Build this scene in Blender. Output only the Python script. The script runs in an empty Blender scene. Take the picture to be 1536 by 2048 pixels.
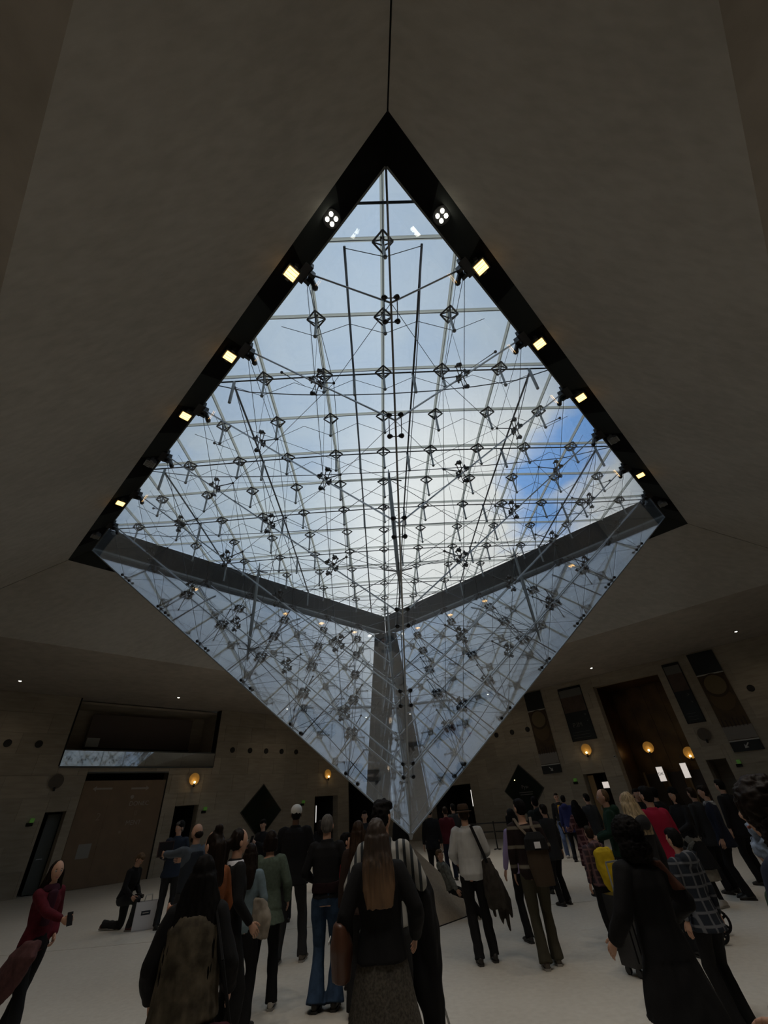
import bpy, bmesh, math, random
from mathutils import Vector as V, Matrix as M, noise as NZ
random.seed(7)
S = bpy.context.scene
COL = S.collection
R2 = 2 ** .5
# ------------------------------------------------------------------ camera
FPX, PIT, ROLL, YAW = 812.28, 0.6304, -0.0825, 0.0450
CZ = 1.75
CAM = V((-0.5057, -11.1476, CZ))
cF = V((math.sin(YAW)*math.cos(PIT), math.cos(YAW)*math.cos(PIT), math.sin(PIT)))
_r0 = V((math.cos(YAW), -math.sin(YAW), 0)); _u0 = _r0.cross(cF)
cR = _r0*math.cos(ROLL) + _u0*math.sin(ROLL); cU = cR.cross(cF)
cd = bpy.data.cameras.new('camera'); cam = bpy.data.objects.new('camera', cd); COL.objects.link(cam)
cam.matrix_world = M(((cR.x, cU.x, -cF.x, CAM.x), (cR.y, cU.y, -cF.y, CAM.y), (cR.z, cU.z, -cF.z, CAM.z), (0, 0, 0, 1)))
cd.sensor_fit = 'HORIZONTAL'; cd.sensor_width = 36; cd.lens = FPX/1536*36; cd.clip_start = .05; cd.clip_end = 500
S.camera = cam
# ------------------------------------------------------------------ view, sampling
S.view_settings.view_transform = 'Standard'; S.view_settings.look = 'None'
S.view_settings.gamma = 1; S.view_settings.use_curve_mapping = False
S.view_settings.exposure = 0.0
DL_W = 14.0                                            # watts of each ceiling downlight
SP_W = 125.0                                           # watts of each lit soffit spotlight
cy = S.cycles
cy.max_bounces = 8; cy.diffuse_bounces = 3; cy.glossy_bounces = 5; cy.transmission_bounces = 4
cy.transparent_max_bounces = 28; cy.caustics_reflective = False; cy.caustics_refractive = False
cy.sample_clamp_indirect = 4; cy.use_denoising = True; cy.use_adaptive_sampling = True; cy.adaptive_threshold = .025

# ------------------------------------------------------------------ world: drifting cloud layer with blue gaps
def build_world():
    w = bpy.data.worlds.new('sky'); S.world = w; w.use_nodes = True
    nt = w.node_tree; N = nt.nodes; L = nt.links; N.clear()
    def n(t, **k):
        a = N.new(t)
        for x, y in k.items(): setattr(a, x, y)
        return a
    def math_(op, a, b=None, c=None):
        m = n('ShaderNodeMath', operation=op)
        for i, v in enumerate((a, b, c)):
            if v is None: continue
            if isinstance(v, (int, float)): m.inputs[i].default_value = v
            else: L.new(v, m.inputs[i])
        return m.outputs[0]
    tc = n('ShaderNodeTexCoord'); sp = n('ShaderNodeSeparateXYZ'); L.new(tc.outputs['Generated'], sp.inputs[0])
    z = math_('MAXIMUM', sp.outputs[2], .08)
    X = math_('DIVIDE', sp.outputs[0], z); Y = math_('DIVIDE', sp.outputs[1], z)
    cb = n('ShaderNodeCombineXYZ'); L.new(X, cb.inputs[0]); L.new(Y, cb.inputs[1])
    def noise(scale, detail, rough, off=0, dist=0):
        a = n('ShaderNodeTexNoise'); a.inputs['Scale'].default_value = scale; a.inputs['Detail'].default_value = detail
        a.inputs['Roughness'].default_value = rough; a.inputs['Distortion'].default_value = dist
        mp = n('ShaderNodeMapping'); mp.inputs['Location'].default_value = (off, off*.7, 0)
        L.new(cb.outputs[0], mp.inputs[0]); L.new(mp.outputs[0], a.inputs['Vector']); return a.outputs[0]
    warp = noise(2.2, 6, .6, 3.1)
    def gap(cx, cyy, rx, ry):            # an opening in the cloud layer, its rim ragged by the noise
        dx = math_('DIVIDE', math_('SUBTRACT', X, cx), rx); dy = math_('DIVIDE', math_('SUBTRACT', Y, cyy), ry)
        d = math_('SQRT', math_('ADD', math_('MULTIPLY', dx, dx), math_('MULTIPLY', dy, dy)))
        return math_('SUBTRACT', 1.35, math_('ADD', d, math_('MULTIPLY', math_('SUBTRACT', warp, .5), 3.4)))
    g = math_('MAXIMUM', gap(.72, 1.17, .18, .33), math_('MULTIPLY', gap(-.6, .98, .20, .12), .38))
    g = math_('MAXIMUM', g, math_('MULTIPLY', gap(.78, 1.42, .20, .3), .9))
    mk = n('ShaderNodeMapRange'); L.new(g, mk.inputs[0]); mk.inputs[1].default_value = .15; mk.inputs[2].default_value = 1.0
    cl = noise(1.6, 8, .55, 9.4, .25)
    cr = n('ShaderNodeValToRGB'); L.new(cl, cr.inputs[0]); e = cr.color_ramp.elements
    e[0].position = .36; e[0].color = (.42, .56, .76, 1); e[1].position = .66; e[1].color = (.66, .76, .83, 1)
    # brighter cloud in front of the hidden sun
    sd = V((.55, 1.75, 1)).normalized()
    dt = n('ShaderNodeVectorMath', operation='DOT_PRODUCT'); L.new(tc.outputs['Generated'], dt.inputs[0]); dt.inputs[1].default_value = sd
    sg = n('ShaderNodeMapRange'); L.new(dt.outputs['Value'], sg.inputs[0]); sg.inputs[1].default_value = .88; sg.inputs[2].default_value = 1.0; sg.interpolation_type = 'SMOOTHSTEP'
    mx = n('ShaderNodeMixRGB'); L.new(math_('MULTIPLY', sg.outputs[0], .9), mx.inputs[0]); L.new(cr.outputs[0], mx.inputs[1]); mx.inputs[2].default_value = (1.15, 1.15, 1.10, 1)
    mb = n('ShaderNodeMixRGB'); L.new(mk.outputs[0], mb.inputs[0]); L.new(mx.outputs[0], mb.inputs[1]); mb.inputs[2].default_value = (.27, .53, 1.02, 1)
    bg = n('ShaderNodeBackground'); L.new(mb.outputs[0], bg.inputs[0]); bg.inputs[1].default_value = 1.0
    o = n('ShaderNodeOutputWorld'); L.new(bg.outputs[0], o.inputs[0])
build_world()

# ------------------------------------------------------------------ materials
MATS = {}
def mat(name, color, rough=.8, metal=0., emit=None, es=0., tex=None, spec=.5, bump=0.):
    if name in MATS: return MATS[name]
    m = bpy.data.materials.new(name); m.use_nodes = True; MATS[name] = m
    nt = m.node_tree; b = nt.nodes['Principled BSDF']
    b.inputs['Base Color'].default_value = (*color, 1); b.inputs['Roughness'].default_value = rough
    b.inputs['Metallic'].default_value = metal; b.inputs['Specular IOR Level'].default_value = spec
    if emit: b.inputs['Emission Color'].default_value = (*emit, 1); b.inputs['Emission Strength'].default_value = es
    if tex:
        kind, sc, amt = tex[:3]
        c2 = tex[3] if len(tex) > 3 else tuple(c*(1-amt) for c in color)
        L = nt.links; tc = nt.nodes.new('ShaderNodeTexCoord'); mp = nt.nodes.new('ShaderNodeMapping')
        L.new(tc.outputs['Object'], mp.inputs[0])
        cr = nt.nodes.new('ShaderNodeValToRGB'); cr.color_ramp.elements[0].color = (*c2, 1); cr.color_ramp.elements[1].color = (*color, 1)
        if kind == 'ombre':                                          # dark roots, lighter ends, fine strands
            t = nt.nodes.new('ShaderNodeTexNoise'); t.inputs['Scale'].default_value = sc; t.inputs['Detail'].default_value = 4; mp.inputs['Scale'].default_value = (1, 1, .06)
            sp = nt.nodes.new('ShaderNodeSeparateXYZ'); L.new(tc.outputs['Object'], sp.inputs[0])
            mr = nt.nodes.new('ShaderNodeMapRange'); mr.inputs[1].default_value = 1.52; mr.inputs[2].default_value = 1.25; mr.inputs[3].default_value = -.25; mr.inputs[4].default_value = .45; L.new(sp.outputs[2], mr.inputs[0])
            ad = nt.nodes.new('ShaderNodeMath'); ad.operation = 'ADD'; L.new(t.outputs[0], ad.inputs[0]); L.new(mr.outputs[0], ad.inputs[1])
            cr.color_ramp.elements[0].position = .35; cr.color_ramp.elements[1].position = .95; out = ad.outputs[0]
        elif kind == 'noise':
            t = nt.nodes.new('ShaderNodeTexNoise'); t.inputs['Scale'].default_value = sc; t.inputs['Detail'].default_value = 6
            cr.color_ramp.elements[0].position = .35; cr.color_ramp.elements[1].position = .65; out = t.outputs[0]
        elif kind == 'hair':
            t = nt.nodes.new('ShaderNodeTexNoise'); t.inputs['Scale'].default_value = sc; t.inputs['Detail'].default_value = 4
            mp.inputs['Scale'].default_value = (1, 1, .06); cr.color_ramp.elements[0].position = .38; cr.color_ramp.elements[1].position = .6; out = t.outputs[0]
        else:
            t = nt.nodes.new('ShaderNodeTexWave'); t.inputs['Scale'].default_value = sc; t.inputs['Distortion'].default_value = .35
            t.bands_direction = {'hstripe': 'Z', 'vstripe': 'X', 'check': 'X'}[kind]
            p = tex[4] if len(tex) > 4 else .5
            cr.color_ramp.elements[0].position = p-.04; cr.color_ramp.elements[1].position = p+.04; out = t.outputs[0]
        L.new(mp.outputs[0], t.inputs['Vector']); L.new(out, cr.inputs[0])
        if kind == 'check':
            t2 = nt.nodes.new('ShaderNodeTexWave'); t2.bands_direction = 'Z'; t2.inputs['Scale'].default_value = sc; L.new(mp.outputs[0], t2.inputs['Vector'])
            mm = nt.nodes.new('ShaderNodeMath'); mm.operation = 'MAXIMUM'; L.new(t.outputs[0], mm.inputs[0]); L.new(t2.outputs[0], mm.inputs[1]); L.new(mm.outputs[0], cr.inputs[0])
        L.new(cr.outputs[0], b.inputs['Base Color'])
        if bump:
            bp = nt.nodes.new('ShaderNodeBump'); bp.inputs['Strength'].default_value = bump; bp.inputs['Distance'].default_value = .03
            L.new(out, bp.inputs['Height']); L.new(bp.outputs[0], b.inputs['Normal'])
    return m

def concrete(name, c1, c2, streak_dir=(.05, 1, 1), scale=9, rough=.85):
    m = bpy.data.materials.new(name); m.use_nodes = True; nt = m.node_tree; b = nt.nodes['Principled BSDF']; L = nt.links
    tc = nt.nodes.new('ShaderNodeTexCoord'); mp = nt.nodes.new('ShaderNodeMapping'); mp.inputs['Scale'].default_value = streak_dir
    L.new(tc.outputs['Object'], mp.inputs[0])
    a = nt.nodes.new('ShaderNodeTexNoise'); a.inputs['Scale'].default_value = scale; a.inputs['Detail'].default_value = 5; L.new(mp.outputs[0], a.inputs['Vector'])
    c = nt.nodes.new('ShaderNodeTexNoise'); c.inputs['Scale'].default_value = .5; c.inputs['Detail'].default_value = 8; L.new(tc.outputs['Object'], c.inputs['Vector'])
    ad = nt.nodes.new('ShaderNodeMath'); ad.operation = 'ADD'; L.new(a.outputs[0], ad.inputs[0]); L.new(c.outputs[0], ad.inputs[1])
    cr = nt.nodes.new('ShaderNodeValToRGB'); cr.color_ramp.elements[0].position = .75/2*1.0; cr.color_ramp.elements[1].position = 1.25/2
    hv = nt.nodes.new('ShaderNodeMath'); hv.operation = 'MULTIPLY'; hv.inputs[1].default_value = .5; L.new(ad.outputs[0], hv.inputs[0]); L.new(hv.outputs[0], cr.inputs[0])
    cr.color_ramp.elements[0].color = (*c1, 1); cr.color_ramp.elements[1].color = (*c2, 1)
    L.new(cr.outputs[0], b.inputs['Base Color']); b.inputs['Roughness'].default_value = rough
    bp = nt.nodes.new('ShaderNodeBump'); bp.inputs['Strength'].default_value = .25; bp.inputs['Distance'].default_value = .01
    L.new(a.outputs[0], bp.inputs['Height']); L.new(bp.outputs[0], b.inputs['Normal'])
    MATS[name] = m; return m

def glass(name, tint, boost=1.0, rough=0.0, power=5.0):
    m = bpy.data.materials.new(name); m.use_nodes = True; nt = m.node_tree; N = nt.nodes; L = nt.links; N.clear()
    ge = N.new('ShaderNodeNewGeometry')
    d = N.new('ShaderNodeVectorMath'); d.operation = 'DOT_PRODUCT'; L.new(ge.outputs['True Normal'], d.inputs[0]); L.new(ge.outputs['Incoming'], d.inputs[1])
    def ma(op, a, b=None):
        x = N.new('ShaderNodeMath'); x.operation = op; x.use_clamp = op == 'SUBTRACT'
        for i, v in enumerate((a, b)):
            if v is None: continue
            if isinstance(v, (int, float)): x.inputs[i].default_value = v
            else: L.new(v, x.inputs[i])
        return x.outputs[0]
    ab = ma('ABSOLUTE', d.outputs['Value']); k = ma('SUBTRACT', 1.0, ab); p = ma('POWER', k, power)
    r = ma('ADD', ma('MULTIPLY', p, .95), .045*boost); r = ma('MINIMUM', r, .95)
    t = N.new('ShaderNodeBsdfTransparent'); t.inputs[0].default_value = (*tint, 1)
    g = N.new('ShaderNodeBsdfGlossy'); g.inputs['Roughness'].default_value = rough; g.inputs[0].default_value = (.95, .97, 1, 1)
    mx = N.new('ShaderNodeMixShader'); L.new(r, mx.inputs[0]); L.new(t.outputs[0], mx.inputs[1]); L.new(g.outputs[0], mx.inputs[2])
    o = N.new('ShaderNodeOutputMaterial'); L.new(mx.outputs[0], o.inputs[0]); MATS[name] = m; return m

M_conc = concrete('warm concrete', (.42, .39, .34), (.52, .485, .43))
M_conc2 = concrete('flat ceiling concrete', (.36, .32, .27), (.46, .41, .35), (1, 1, 1), 3)
M_wall = concrete('limestone wall', (.33, .285, .22), (.43, .375, .295), (.3, .3, 2), 5)
M_floor = concrete('polished stone floor', (.56, .52, .45), (.66, .62, .545), (1, 1, 1), 14, .42)
M_cone = concrete('brown stone', (.33, .27, .20), (.42, .35, .27), (1, 1, 1), 20, .5)
M_black = mat('black recess', (.012, .012, .012), .9)
M_soffit = mat('dark bronze soffit', (.0045, .004, .0035), .85, spec=.1)
M_soffit2 = mat('dark green grey soffit', (.028, .031, .029), .8, spec=.1)
M_steel = mat('stainless steel', (.45, .47, .48), .32, .85)
M_cable = mat('cable steel', (.10, .11, .12), .4, .7)
M_tube = mat('dark steel tube', (.05, .055, .06), .4, .6)
M_frame = mat('grey steel frame', (.10, .105, .10), .45, .5)
M_shaft = mat('shaft wall steel', (.018, .019, .019), .7)
M_strip = mat('light shaft ledge', (.34, .35, .34), .6)
M_clamp = mat('black clamp', (.008, .008, .009), .35)
def translucent(name, c, mixf):
    m = bpy.data.materials.new(name); m.use_nodes = True; nt = m.node_tree; b = nt.nodes['Principled BSDF']; o = nt.nodes['Material Output']
    b.inputs['Base Color'].default_value = (*c, 1); b.inputs['Roughness'].default_value = .6
    t = nt.nodes.new('ShaderNodeBsdfTranslucent'); t.inputs[0].default_value = (*c, 1); x = nt.nodes.new('ShaderNodeMixShader'); x.inputs[0].default_value = mixf
    nt.links.new(b.outputs[0], x.inputs[1]); nt.links.new(t.outputs[0], x.inputs[2]); nt.links.new(x.outputs[0], o.inputs[0]); MATS[name] = m; return m
M_mull = translucent('cream glazing band', (.90, .86, .77), .9)
M_node = mat('bronze node frame', (.055, .05, .045), .45, .5)
M_strut = mat('grey strut', (.22, .23, .22), .4, .5)
M_gpyr = glass('pyramid glass', (.985, .99, .99), .7, power=2.15)   # mirror-coated laminated panes
M_groof = glass('roof glass', (.975, .985, .99), 1.0)
M_gled = mat('mirror glass strip', (.72, .76, .78), .03, 1.0)
M_gold = mat('bronze cladding', (.16, .085, .03), .35, .6, tex=('noise', 1.5, .5))
M_panel = mat('brown timber hoarding', (.23, .155, .095), .7, tex=('noise', 2.0, .12))
M_warm = mat('warm lamp', (1, .8, .4), .5, emit=(1, .55, .16), es=4.5)
M_white_l = mat('white lamp', (1, 1, 1), .5, emit=(1, .97, .8), es=7)
M_tubeL = mat('tube lamp', (1, 1, 1), .5, emit=(1, .97, .9), es=.9)
M_signlit = mat('lit white sign', (.9, .88, .84), .5, emit=(1, .9, .82), es=.55)
M_amber = mat('amber perforated disc', (.55, .33, .08), .5, emit=(1, .5, .1), es=.07)
M_bulb = mat('bulb', (1, .9, .6), .5, emit=(1, .8, .4), es=5)
M_print = mat('pale print', (.55, .55, .52), .8)
M_printd = mat('dim print', (.17, .16, .15), .8)

# ------------------------------------------------------------------ mesh helpers
def link(name, me, m, parent=None, smooth=False):
    o = bpy.data.objects.new(name, me); COL.objects.link(o)
    if m is not None:
        for x in (m if isinstance(m, (list, tuple)) else [m]): me.materials.append(x)
    if parent: o.parent = parent
    if smooth:
        me.polygons.foreach_set('use_smooth', [True]*len(me.polygons))
    return o
def mesh(vs, fs):
    me = bpy.data.meshes.new('mesh'); me.from_pydata([tuple(v) for v in vs], [], fs); me.update(); return me
def tag(o, label=None, cat=None, group=None, kind=None):
    for k, v in (('label', label), ('category', cat), ('group', group), ('kind', kind)):
        if v: o[k] = v
    return o
def empty(name, loc=(0, 0, 0), rz=0, label=None, cat=None, group=None, kind=None):
    o = bpy.data.objects.new(name, None); COL.objects.link(o); o.location = loc; o.rotation_euler = (0, 0, rz)
    return tag(o, label, cat, group, kind)
class MB:
    def __init__(s): s.v = []; s.f = []; s.mi = []; s.cur = 0
    def add(s, vs, fs):
        k = len(s.v); s.v += [V(v) for v in vs]; s.f += [tuple(i+k for i in f) for f in fs]; s.mi += [s.cur]*len(fs); return s
    def tube(s, p, q, r, n=6, r2=None, flat=None):
        p, q = V(p), V(q); d = q-p
        if d.length < 1e-6: return s
        d.normalize(); a = d.orthogonal().normalized(); b = d.cross(a); r2 = r if r2 is None else r2
        vs = []
        for c, rr in ((p, r), (q, r2)):
            for i in range(n):
                t = math.tau*(i+.5)/n; vs.append(c+(a*math.cos(t)+b*math.sin(t))*rr)
        fs = [(i, (i+1) % n, n+(i+1) % n, n+i) for i in range(n)] + [tuple(range(n-1, -1, -1)), tuple(range(n, 2*n))]
        return s.add(vs, fs)
    def path(s, pts, r, n=6):
        for a, b in zip(pts, pts[1:]): s.tube(a, b, r, n)
        return s
    def frame(s, o, ax, ay, az, x0, x1, y0, y1, z0, z1):   # box in a local frame
        o, ax, ay, az = V(o), V(ax), V(ay), V(az)
        vs = [o+ax*x+ay*y+az*z for z in (z0, z1) for y in (y0, y1) for x in (x0, x1)]
        return s.add(vs, [(0, 2, 3, 1), (4, 5, 7, 6), (0, 1, 5, 4), (2, 6, 7, 3), (0, 4, 6, 2), (1, 3, 7, 5)])
    def box(s, x0, x1, y0, y1, z0, z1): return s.frame((0, 0, 0), (1, 0, 0), (0, 1, 0), (0, 0, 1), x0, x1, y0, y1, z0, z1)
    def ball(s, c, r, n=8, m=5, sc=(1, 1, 1)):
        c = V(c); vs = [c+V((0, 0, r*sc[2]))]
        for j in range(1, m):
            a = math.pi*j/m
            for i in range(n):
                t = math.tau*i/n; vs.append(c+V((r*sc[0]*math.sin(a)*math.cos(t), r*sc[1]*math.sin(a)*math.sin(t), r*sc[2]*math.cos(a))))
        vs.append(c-V((0, 0, r*sc[2]))); fs = [(0, 1+i, 1+(i+1) % n) for i in range(n)]
        for j in range(m-2):
            for i in range(n): fs.append((1+j*n+i, 1+(j+1)*n+i, 1+(j+1)*n+(i+1) % n, 1+j*n+(i+1) % n))
        k = 1+(m-2)*n; e = len(vs)-1
        fs += [(k+i, e, k+(i+1) % n) for i in range(n)]
        return s.add(vs, fs)
    def disc(s, c, nrm, r, h, n=12):
        c, nrm = V(c), V(nrm).normalized(); return s.tube(c-nrm*h/2, c+nrm*h/2, r, n)
    def prism(s, poly, off):                         # polygon extruded along off
        n = len(poly); off = V(off); vs = [V(p) for p in poly]+[V(p)+off for p in poly]
        return s.add(vs, [tuple(range(n-1, -1, -1)), tuple(range(n, 2*n))]+[(i, (i+1) % n, n+(i+1) % n, n+i) for i in range(n)])
    def loft(s, secs, n=12, cap=True):
        vs = []
        for c, a, b in secs:
            c, a, b = V(c), V(a), V(b)
            for i in range(n):
                t = math.tau*i/n; vs.append(c+a*math.cos(t)+b*math.sin(t))
        m = len(secs); fs = [(j*n+i, j*n+(i+1) % n, (j+1)*n+(i+1) % n, (j+1)*n+i) for j in range(m-1) for i in range(n)]
        if cap: fs += [tuple(range(n-1, -1, -1)), tuple(range((m-1)*n, m*n))]
        return s.add(vs, fs)
    def me(s):
        m = bpy.data.meshes.new('mesh'); m.from_pydata([tuple(v) for v in s.v], [], s.f); m.update()
        if any(s.mi): m.polygons.foreach_set('material_index', s.mi)
        return m
    def build(s, name, mt, parent=None, smooth=False, fix=True):
        m = s.me()
        if fix:
            bm = bmesh.new(); bm.from_mesh(m); bmesh.ops.recalc_face_normals(bm, faces=bm.faces); bm.to_mesh(m); bm.free()
        return link(name, m, mt, parent, smooth)
def text_on(name, txt, size, mt, parent, mw, depth=.004):
    c = bpy.data.curves.new('text', 'FONT'); c.body = txt; c.size = size; c.extrude = depth; c.align_x = 'CENTER'; c.align_y = 'CENTER'
    t = bpy.data.objects.new('t', c); COL.objects.link(t)
    me = bpy.data.meshes.new_from_object(t.evaluated_get(bpy.context.evaluated_depsgraph_get()))
    bpy.data.objects.remove(t); me.transform(mw); me.materials.clear(); return link(name, me, mt, parent)
def px_ray(px, py): return cF + cR*((px-768)/FPX) - cU*((py-1024)/FPX)
def az(px, py, dist):
    d = px_ray(px, py); h = V((d.x, d.y, 0)).normalized(); return V((CAM.x, CAM.y, 0))+h*dist

# ------------------------------------------------------------------ room shell  (room square is turned 45 degrees: u along (1,1), v along (-1,1))
HW = 23.5/R2; ZC = 6.88
def UV(u, v, z=0.): return V(((u-v)/R2, (u+v)/R2, z))
# left wall: v = HW, s runs along u.   right wall: u = HW, s runs along -v
LX, LN = V((1, 1, 0))/R2, V((1, -1, 0))/R2
RX, RN = V((1, -1, 0))/R2, V((-1, -1, 0))/R2
LO, RO = V((-1, 1, 0))/R2*HW, V((1, 1, 0))/R2*HW
Z = V((0, 0, 1))
def LW(s, n, z): return LO+LX*s+LN*n+Z*z
def RW(s, n, z): return RO+RX*s+RN*n+Z*z
def lbox(mb, s0, s1, n0, n1, z0, z1): return mb.frame(LO, LX, LN, Z, s0, s1, n0, n1, z0, z1)
def rbox(mb, s0, s1, n0, n1, z0, z1): return mb.frame(RO, RX, RN, Z, s0, s1, n0, n1, z0, z1)
def struct(name, mb, m, parent=None):
    o = mb.build(name, m, parent)
    if not parent: o['kind'] = 'structure'
    return o
def wall_with_holes(box, holes, s0, s1, z0, z1, th):
    """wall slab cut by rectangular holes (s0,s1,z0,z1)"""
    ss = sorted({s0, s1, *[h[0] for h in holes], *[h[1] for h in holes]}); mb = MB()
    for a, b in zip(ss, ss[1:]):
        mid = (a+b)/2; hs = sorted([h for h in holes if h[0] < mid < h[1]], key=lambda h: h[2]); z = z0
        for h in hs:
            if h[2] > z+1e-4: box(mb, a, b, -th, -.02, z, h[2])
            z = h[3]
        if z < z1-1e-4: box(mb, a, b, -th, -.02, z, z1)
    return mb
# floor: bed plus four stone fields parted by the diagonal joints
fl = struct('floor', MB().box(-26, 26, -26, 26, -.4, -.02), M_floor)
E = 25.5; j = .012
for a, b in (((-1, -1), (1, -1)), ((1, -1), (1, 1)), ((1, 1), (-1, 1)), ((-1, 1), (-1, -1))):
    # diamonds quadrants are bounded by the x and y axes
    pass
for sx, sy in ((1, 1), (1, -1), (-1, 1), (-1, -1)):
    poly = [(sx*j, sy*j, -.02), (sx*E, sy*j, -.02), (sx*E, sy*E, -.02), (sx*j, sy*E, -.02)]
    if sx*sy < 0: poly.reverse()
    MB().prism(poly, (0, 0, .02)).build('floor_slab', M_floor, fl)
struct('trim_1', MB().box(-j, j, -24, -1.3, -.025, -.006), mat('joint filler', (.12, .11, .09), .8))

# ceiling: flat ring, four sloping concrete skirts, their thin creases
DO, ZO = 13.5, 6.88; DI, ZI = 10.008, 8.727
K = HW*R2+8
ring = MB()
outer = [(-K, 0), (0, -K), (K, 0), (0, K)]; inner = [(-DO, 0), (0, -DO), (DO, 0), (0, DO)]
for i in range(4):
    a, b = outer[i], outer[(i+1) % 4]; c, d = inner[(i+1) % 4], inner[i]
    ring.prism([(*a, ZC), (*b, ZC), (*c, ZC), (*d, ZC)], (0, 0, .3))
ce = struct('ceiling', ring, M_conc2)
g = .015
for i in range(4):
    a, b = V((*inner[i], ZO)), V((*inner[(i+1) % 4], ZO))
    c, d = b*(DI/DO), a*(DI/DO); c.z = d.z = ZI
    e = (b-a).normalized()*g
    MB().prism([a+e, b-e, c-e, d+e], (0, 0, .25)).build('concrete_skirt', M_conc, ce)
crease = MB()
for x, y in inner:
    p = V((x, y, ZO+.06)); q = V((x*DI/DO, y*DI/DO, ZI+.06)); crease.tube(p, q, .03, 4)
struct('trim_2', crease, M_black)

# walls
th = .5
lh = [(-3.62, 3.2, 4.15, ZC), (-2.48, 1.0, 0, 3.95), (-3.55, -2.82, 0, 2.57), (1.63, 2.79, 0, 2.55), (9.92, 11.71, 0, 2.66), (12.6, 15.6, 0, 3.4)]
wl = struct('wall_left', wall_with_holes(lbox, lh, -HW, HW, 0, ZC, th), M_wall)
rh = [(-13.2, -9.94, 0, 2.68), (-.9, 2.36, 0, 6.36), (-2.87, -1.73, 0, 2.52), (2.73, 3.49, 0, 2.55)]
wr = struct('wall_right', wall_with_holes(rbox, rh, -HW, HW, 0, ZC, th), M_wall)
nb = MB(); nb.frame((0, 0, 0), LX, -LN, Z, -HW-.5, HW+.5, -HW-.5, -HW, 0, ZC); struct('wall_near_right', nb, M_wall)
nb = MB(); nb.frame((0, 0, 0), RX, -RN, Z, -HW-.5, HW+.5, -HW-.5, -HW, 0, ZC); struct('wall_near_left', nb, M_wall)
# stone blocks facing the two far walls, laid in courses round the openings
M_blk = [concrete('limestone block %s' % n_, tuple(c*k for c in (.33, .285, .22)), tuple(c*k for c in (.43, .375, .295)), (.3, .3, 2), 5) for n_, k in (('pale', 1.05), ('mid', 1.0), ('deep', .93))]
def blocks(box, holes, parent):
    hgt, wid = ZC/9, 1.62
    for row in range(9):
        k = 0; x = -HW-(wid/2 if row % 2 else 0)
        while x < HW:
            rects = [(max(x, -HW), min(x+wid, HW), row*hgt, (row+1)*hgt)]
            for h in holes:
                nxt = []
                for r in rects:
                    a0, a1, b0, b1 = max(r[0], h[0]), min(r[1], h[1]), max(r[2], h[2]), min(r[3], h[3])
                    if a0 >= a1-1e-3 or b0 >= b1-1e-3: nxt.append(r); continue
                    if a0 > r[0]: nxt.append((r[0], a0, r[2], r[3]))
                    if a1 < r[1]: nxt.append((a1, r[1], r[2], r[3]))
                    if b0 > r[2]: nxt.append((a0, a1, r[2], b0))
                    if b1 < r[3]: nxt.append((a0, a1, b1, r[3]))
                rects = nxt
            for r in rects:
                if r[1]-r[0] > .04 and r[3]-r[2] > .04:
                    box(MB(), r[0]+.004, r[1]-.004, -.022, random.uniform(-.002, .001), r[2]+.004, r[3]-.004).build('stone_block', random.choice(M_blk), parent)
            x += wid
blocks(lbox, lh, wl); blocks(rbox, rh, wr)
# recess shells behind the openings
def recess(box, s0, s1, z0, z1, dep, m, name):
    mb = MB(); t = .1; e = .03
    box(mb, s0-t, s1+t, -th-dep-t, -th-dep, z0, z1)
    box(mb, s0-t, s0, -th-dep, -th-e, z0, z1); box(mb, s1, s1+t, -th-dep, -th-e, z0, z1)
    box(mb, s0-t, s1+t, -th-dep-t, -th-e, z1, z1+t)
    if z0 > .1: box(mb, s0-t, s1+t, -th-dep-t, -th-e, z0-t, z0)
    return struct(name, mb, m)
recess(lbox, -3.62, 3.2, 4.15, ZC-.15, 1.5, M_wall, 'wall_balcony')
recess(lbox, -2.48, 1.0, 0, 3.95, .25, M_black, 'wall_hoarding_niche')
recess(lbox, -3.55, -2.82, 0, 2.57, 1.5, M_black, 'wall_doorway_1')
recess(lbox, 1.63, 2.79, 0, 2.55, 2.0, M_black, 'wall_doorway_2')
recess(lbox, 9.92, 11.71, 0, 2.66, 3.0, mat('dark shop interior', (.03, .03, .03), .7), 'wall_doorway_3')
recess(lbox, 12.6, 15.6, 0, 3.4, 3.0, MATS['dark shop interior'], 'wall_passage_left')
recess(rbox, -13.2, -9.94, 0, 2.68, 3.0, MATS['dark shop interior'], 'wall_passage_right')
recess(rbox, -.9, 2.36, 0, 6.36, 2.0, M_gold, 'wall_bronze_recess')
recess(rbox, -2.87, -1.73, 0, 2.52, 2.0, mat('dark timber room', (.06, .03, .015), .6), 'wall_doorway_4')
recess(rbox, 2.73, 3.49, 0, 2.55, 1.0, M_wall, 'wall_doorway_5')
for s0, s1 in ((-3.66, -3.60), (3.18, 3.24)):
    struct('trim_3' if s0 < 0 else 'trim_4', lbox(MB(), s0, s1, -.4, .015, 4.15, ZC-.02), M_black)

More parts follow.
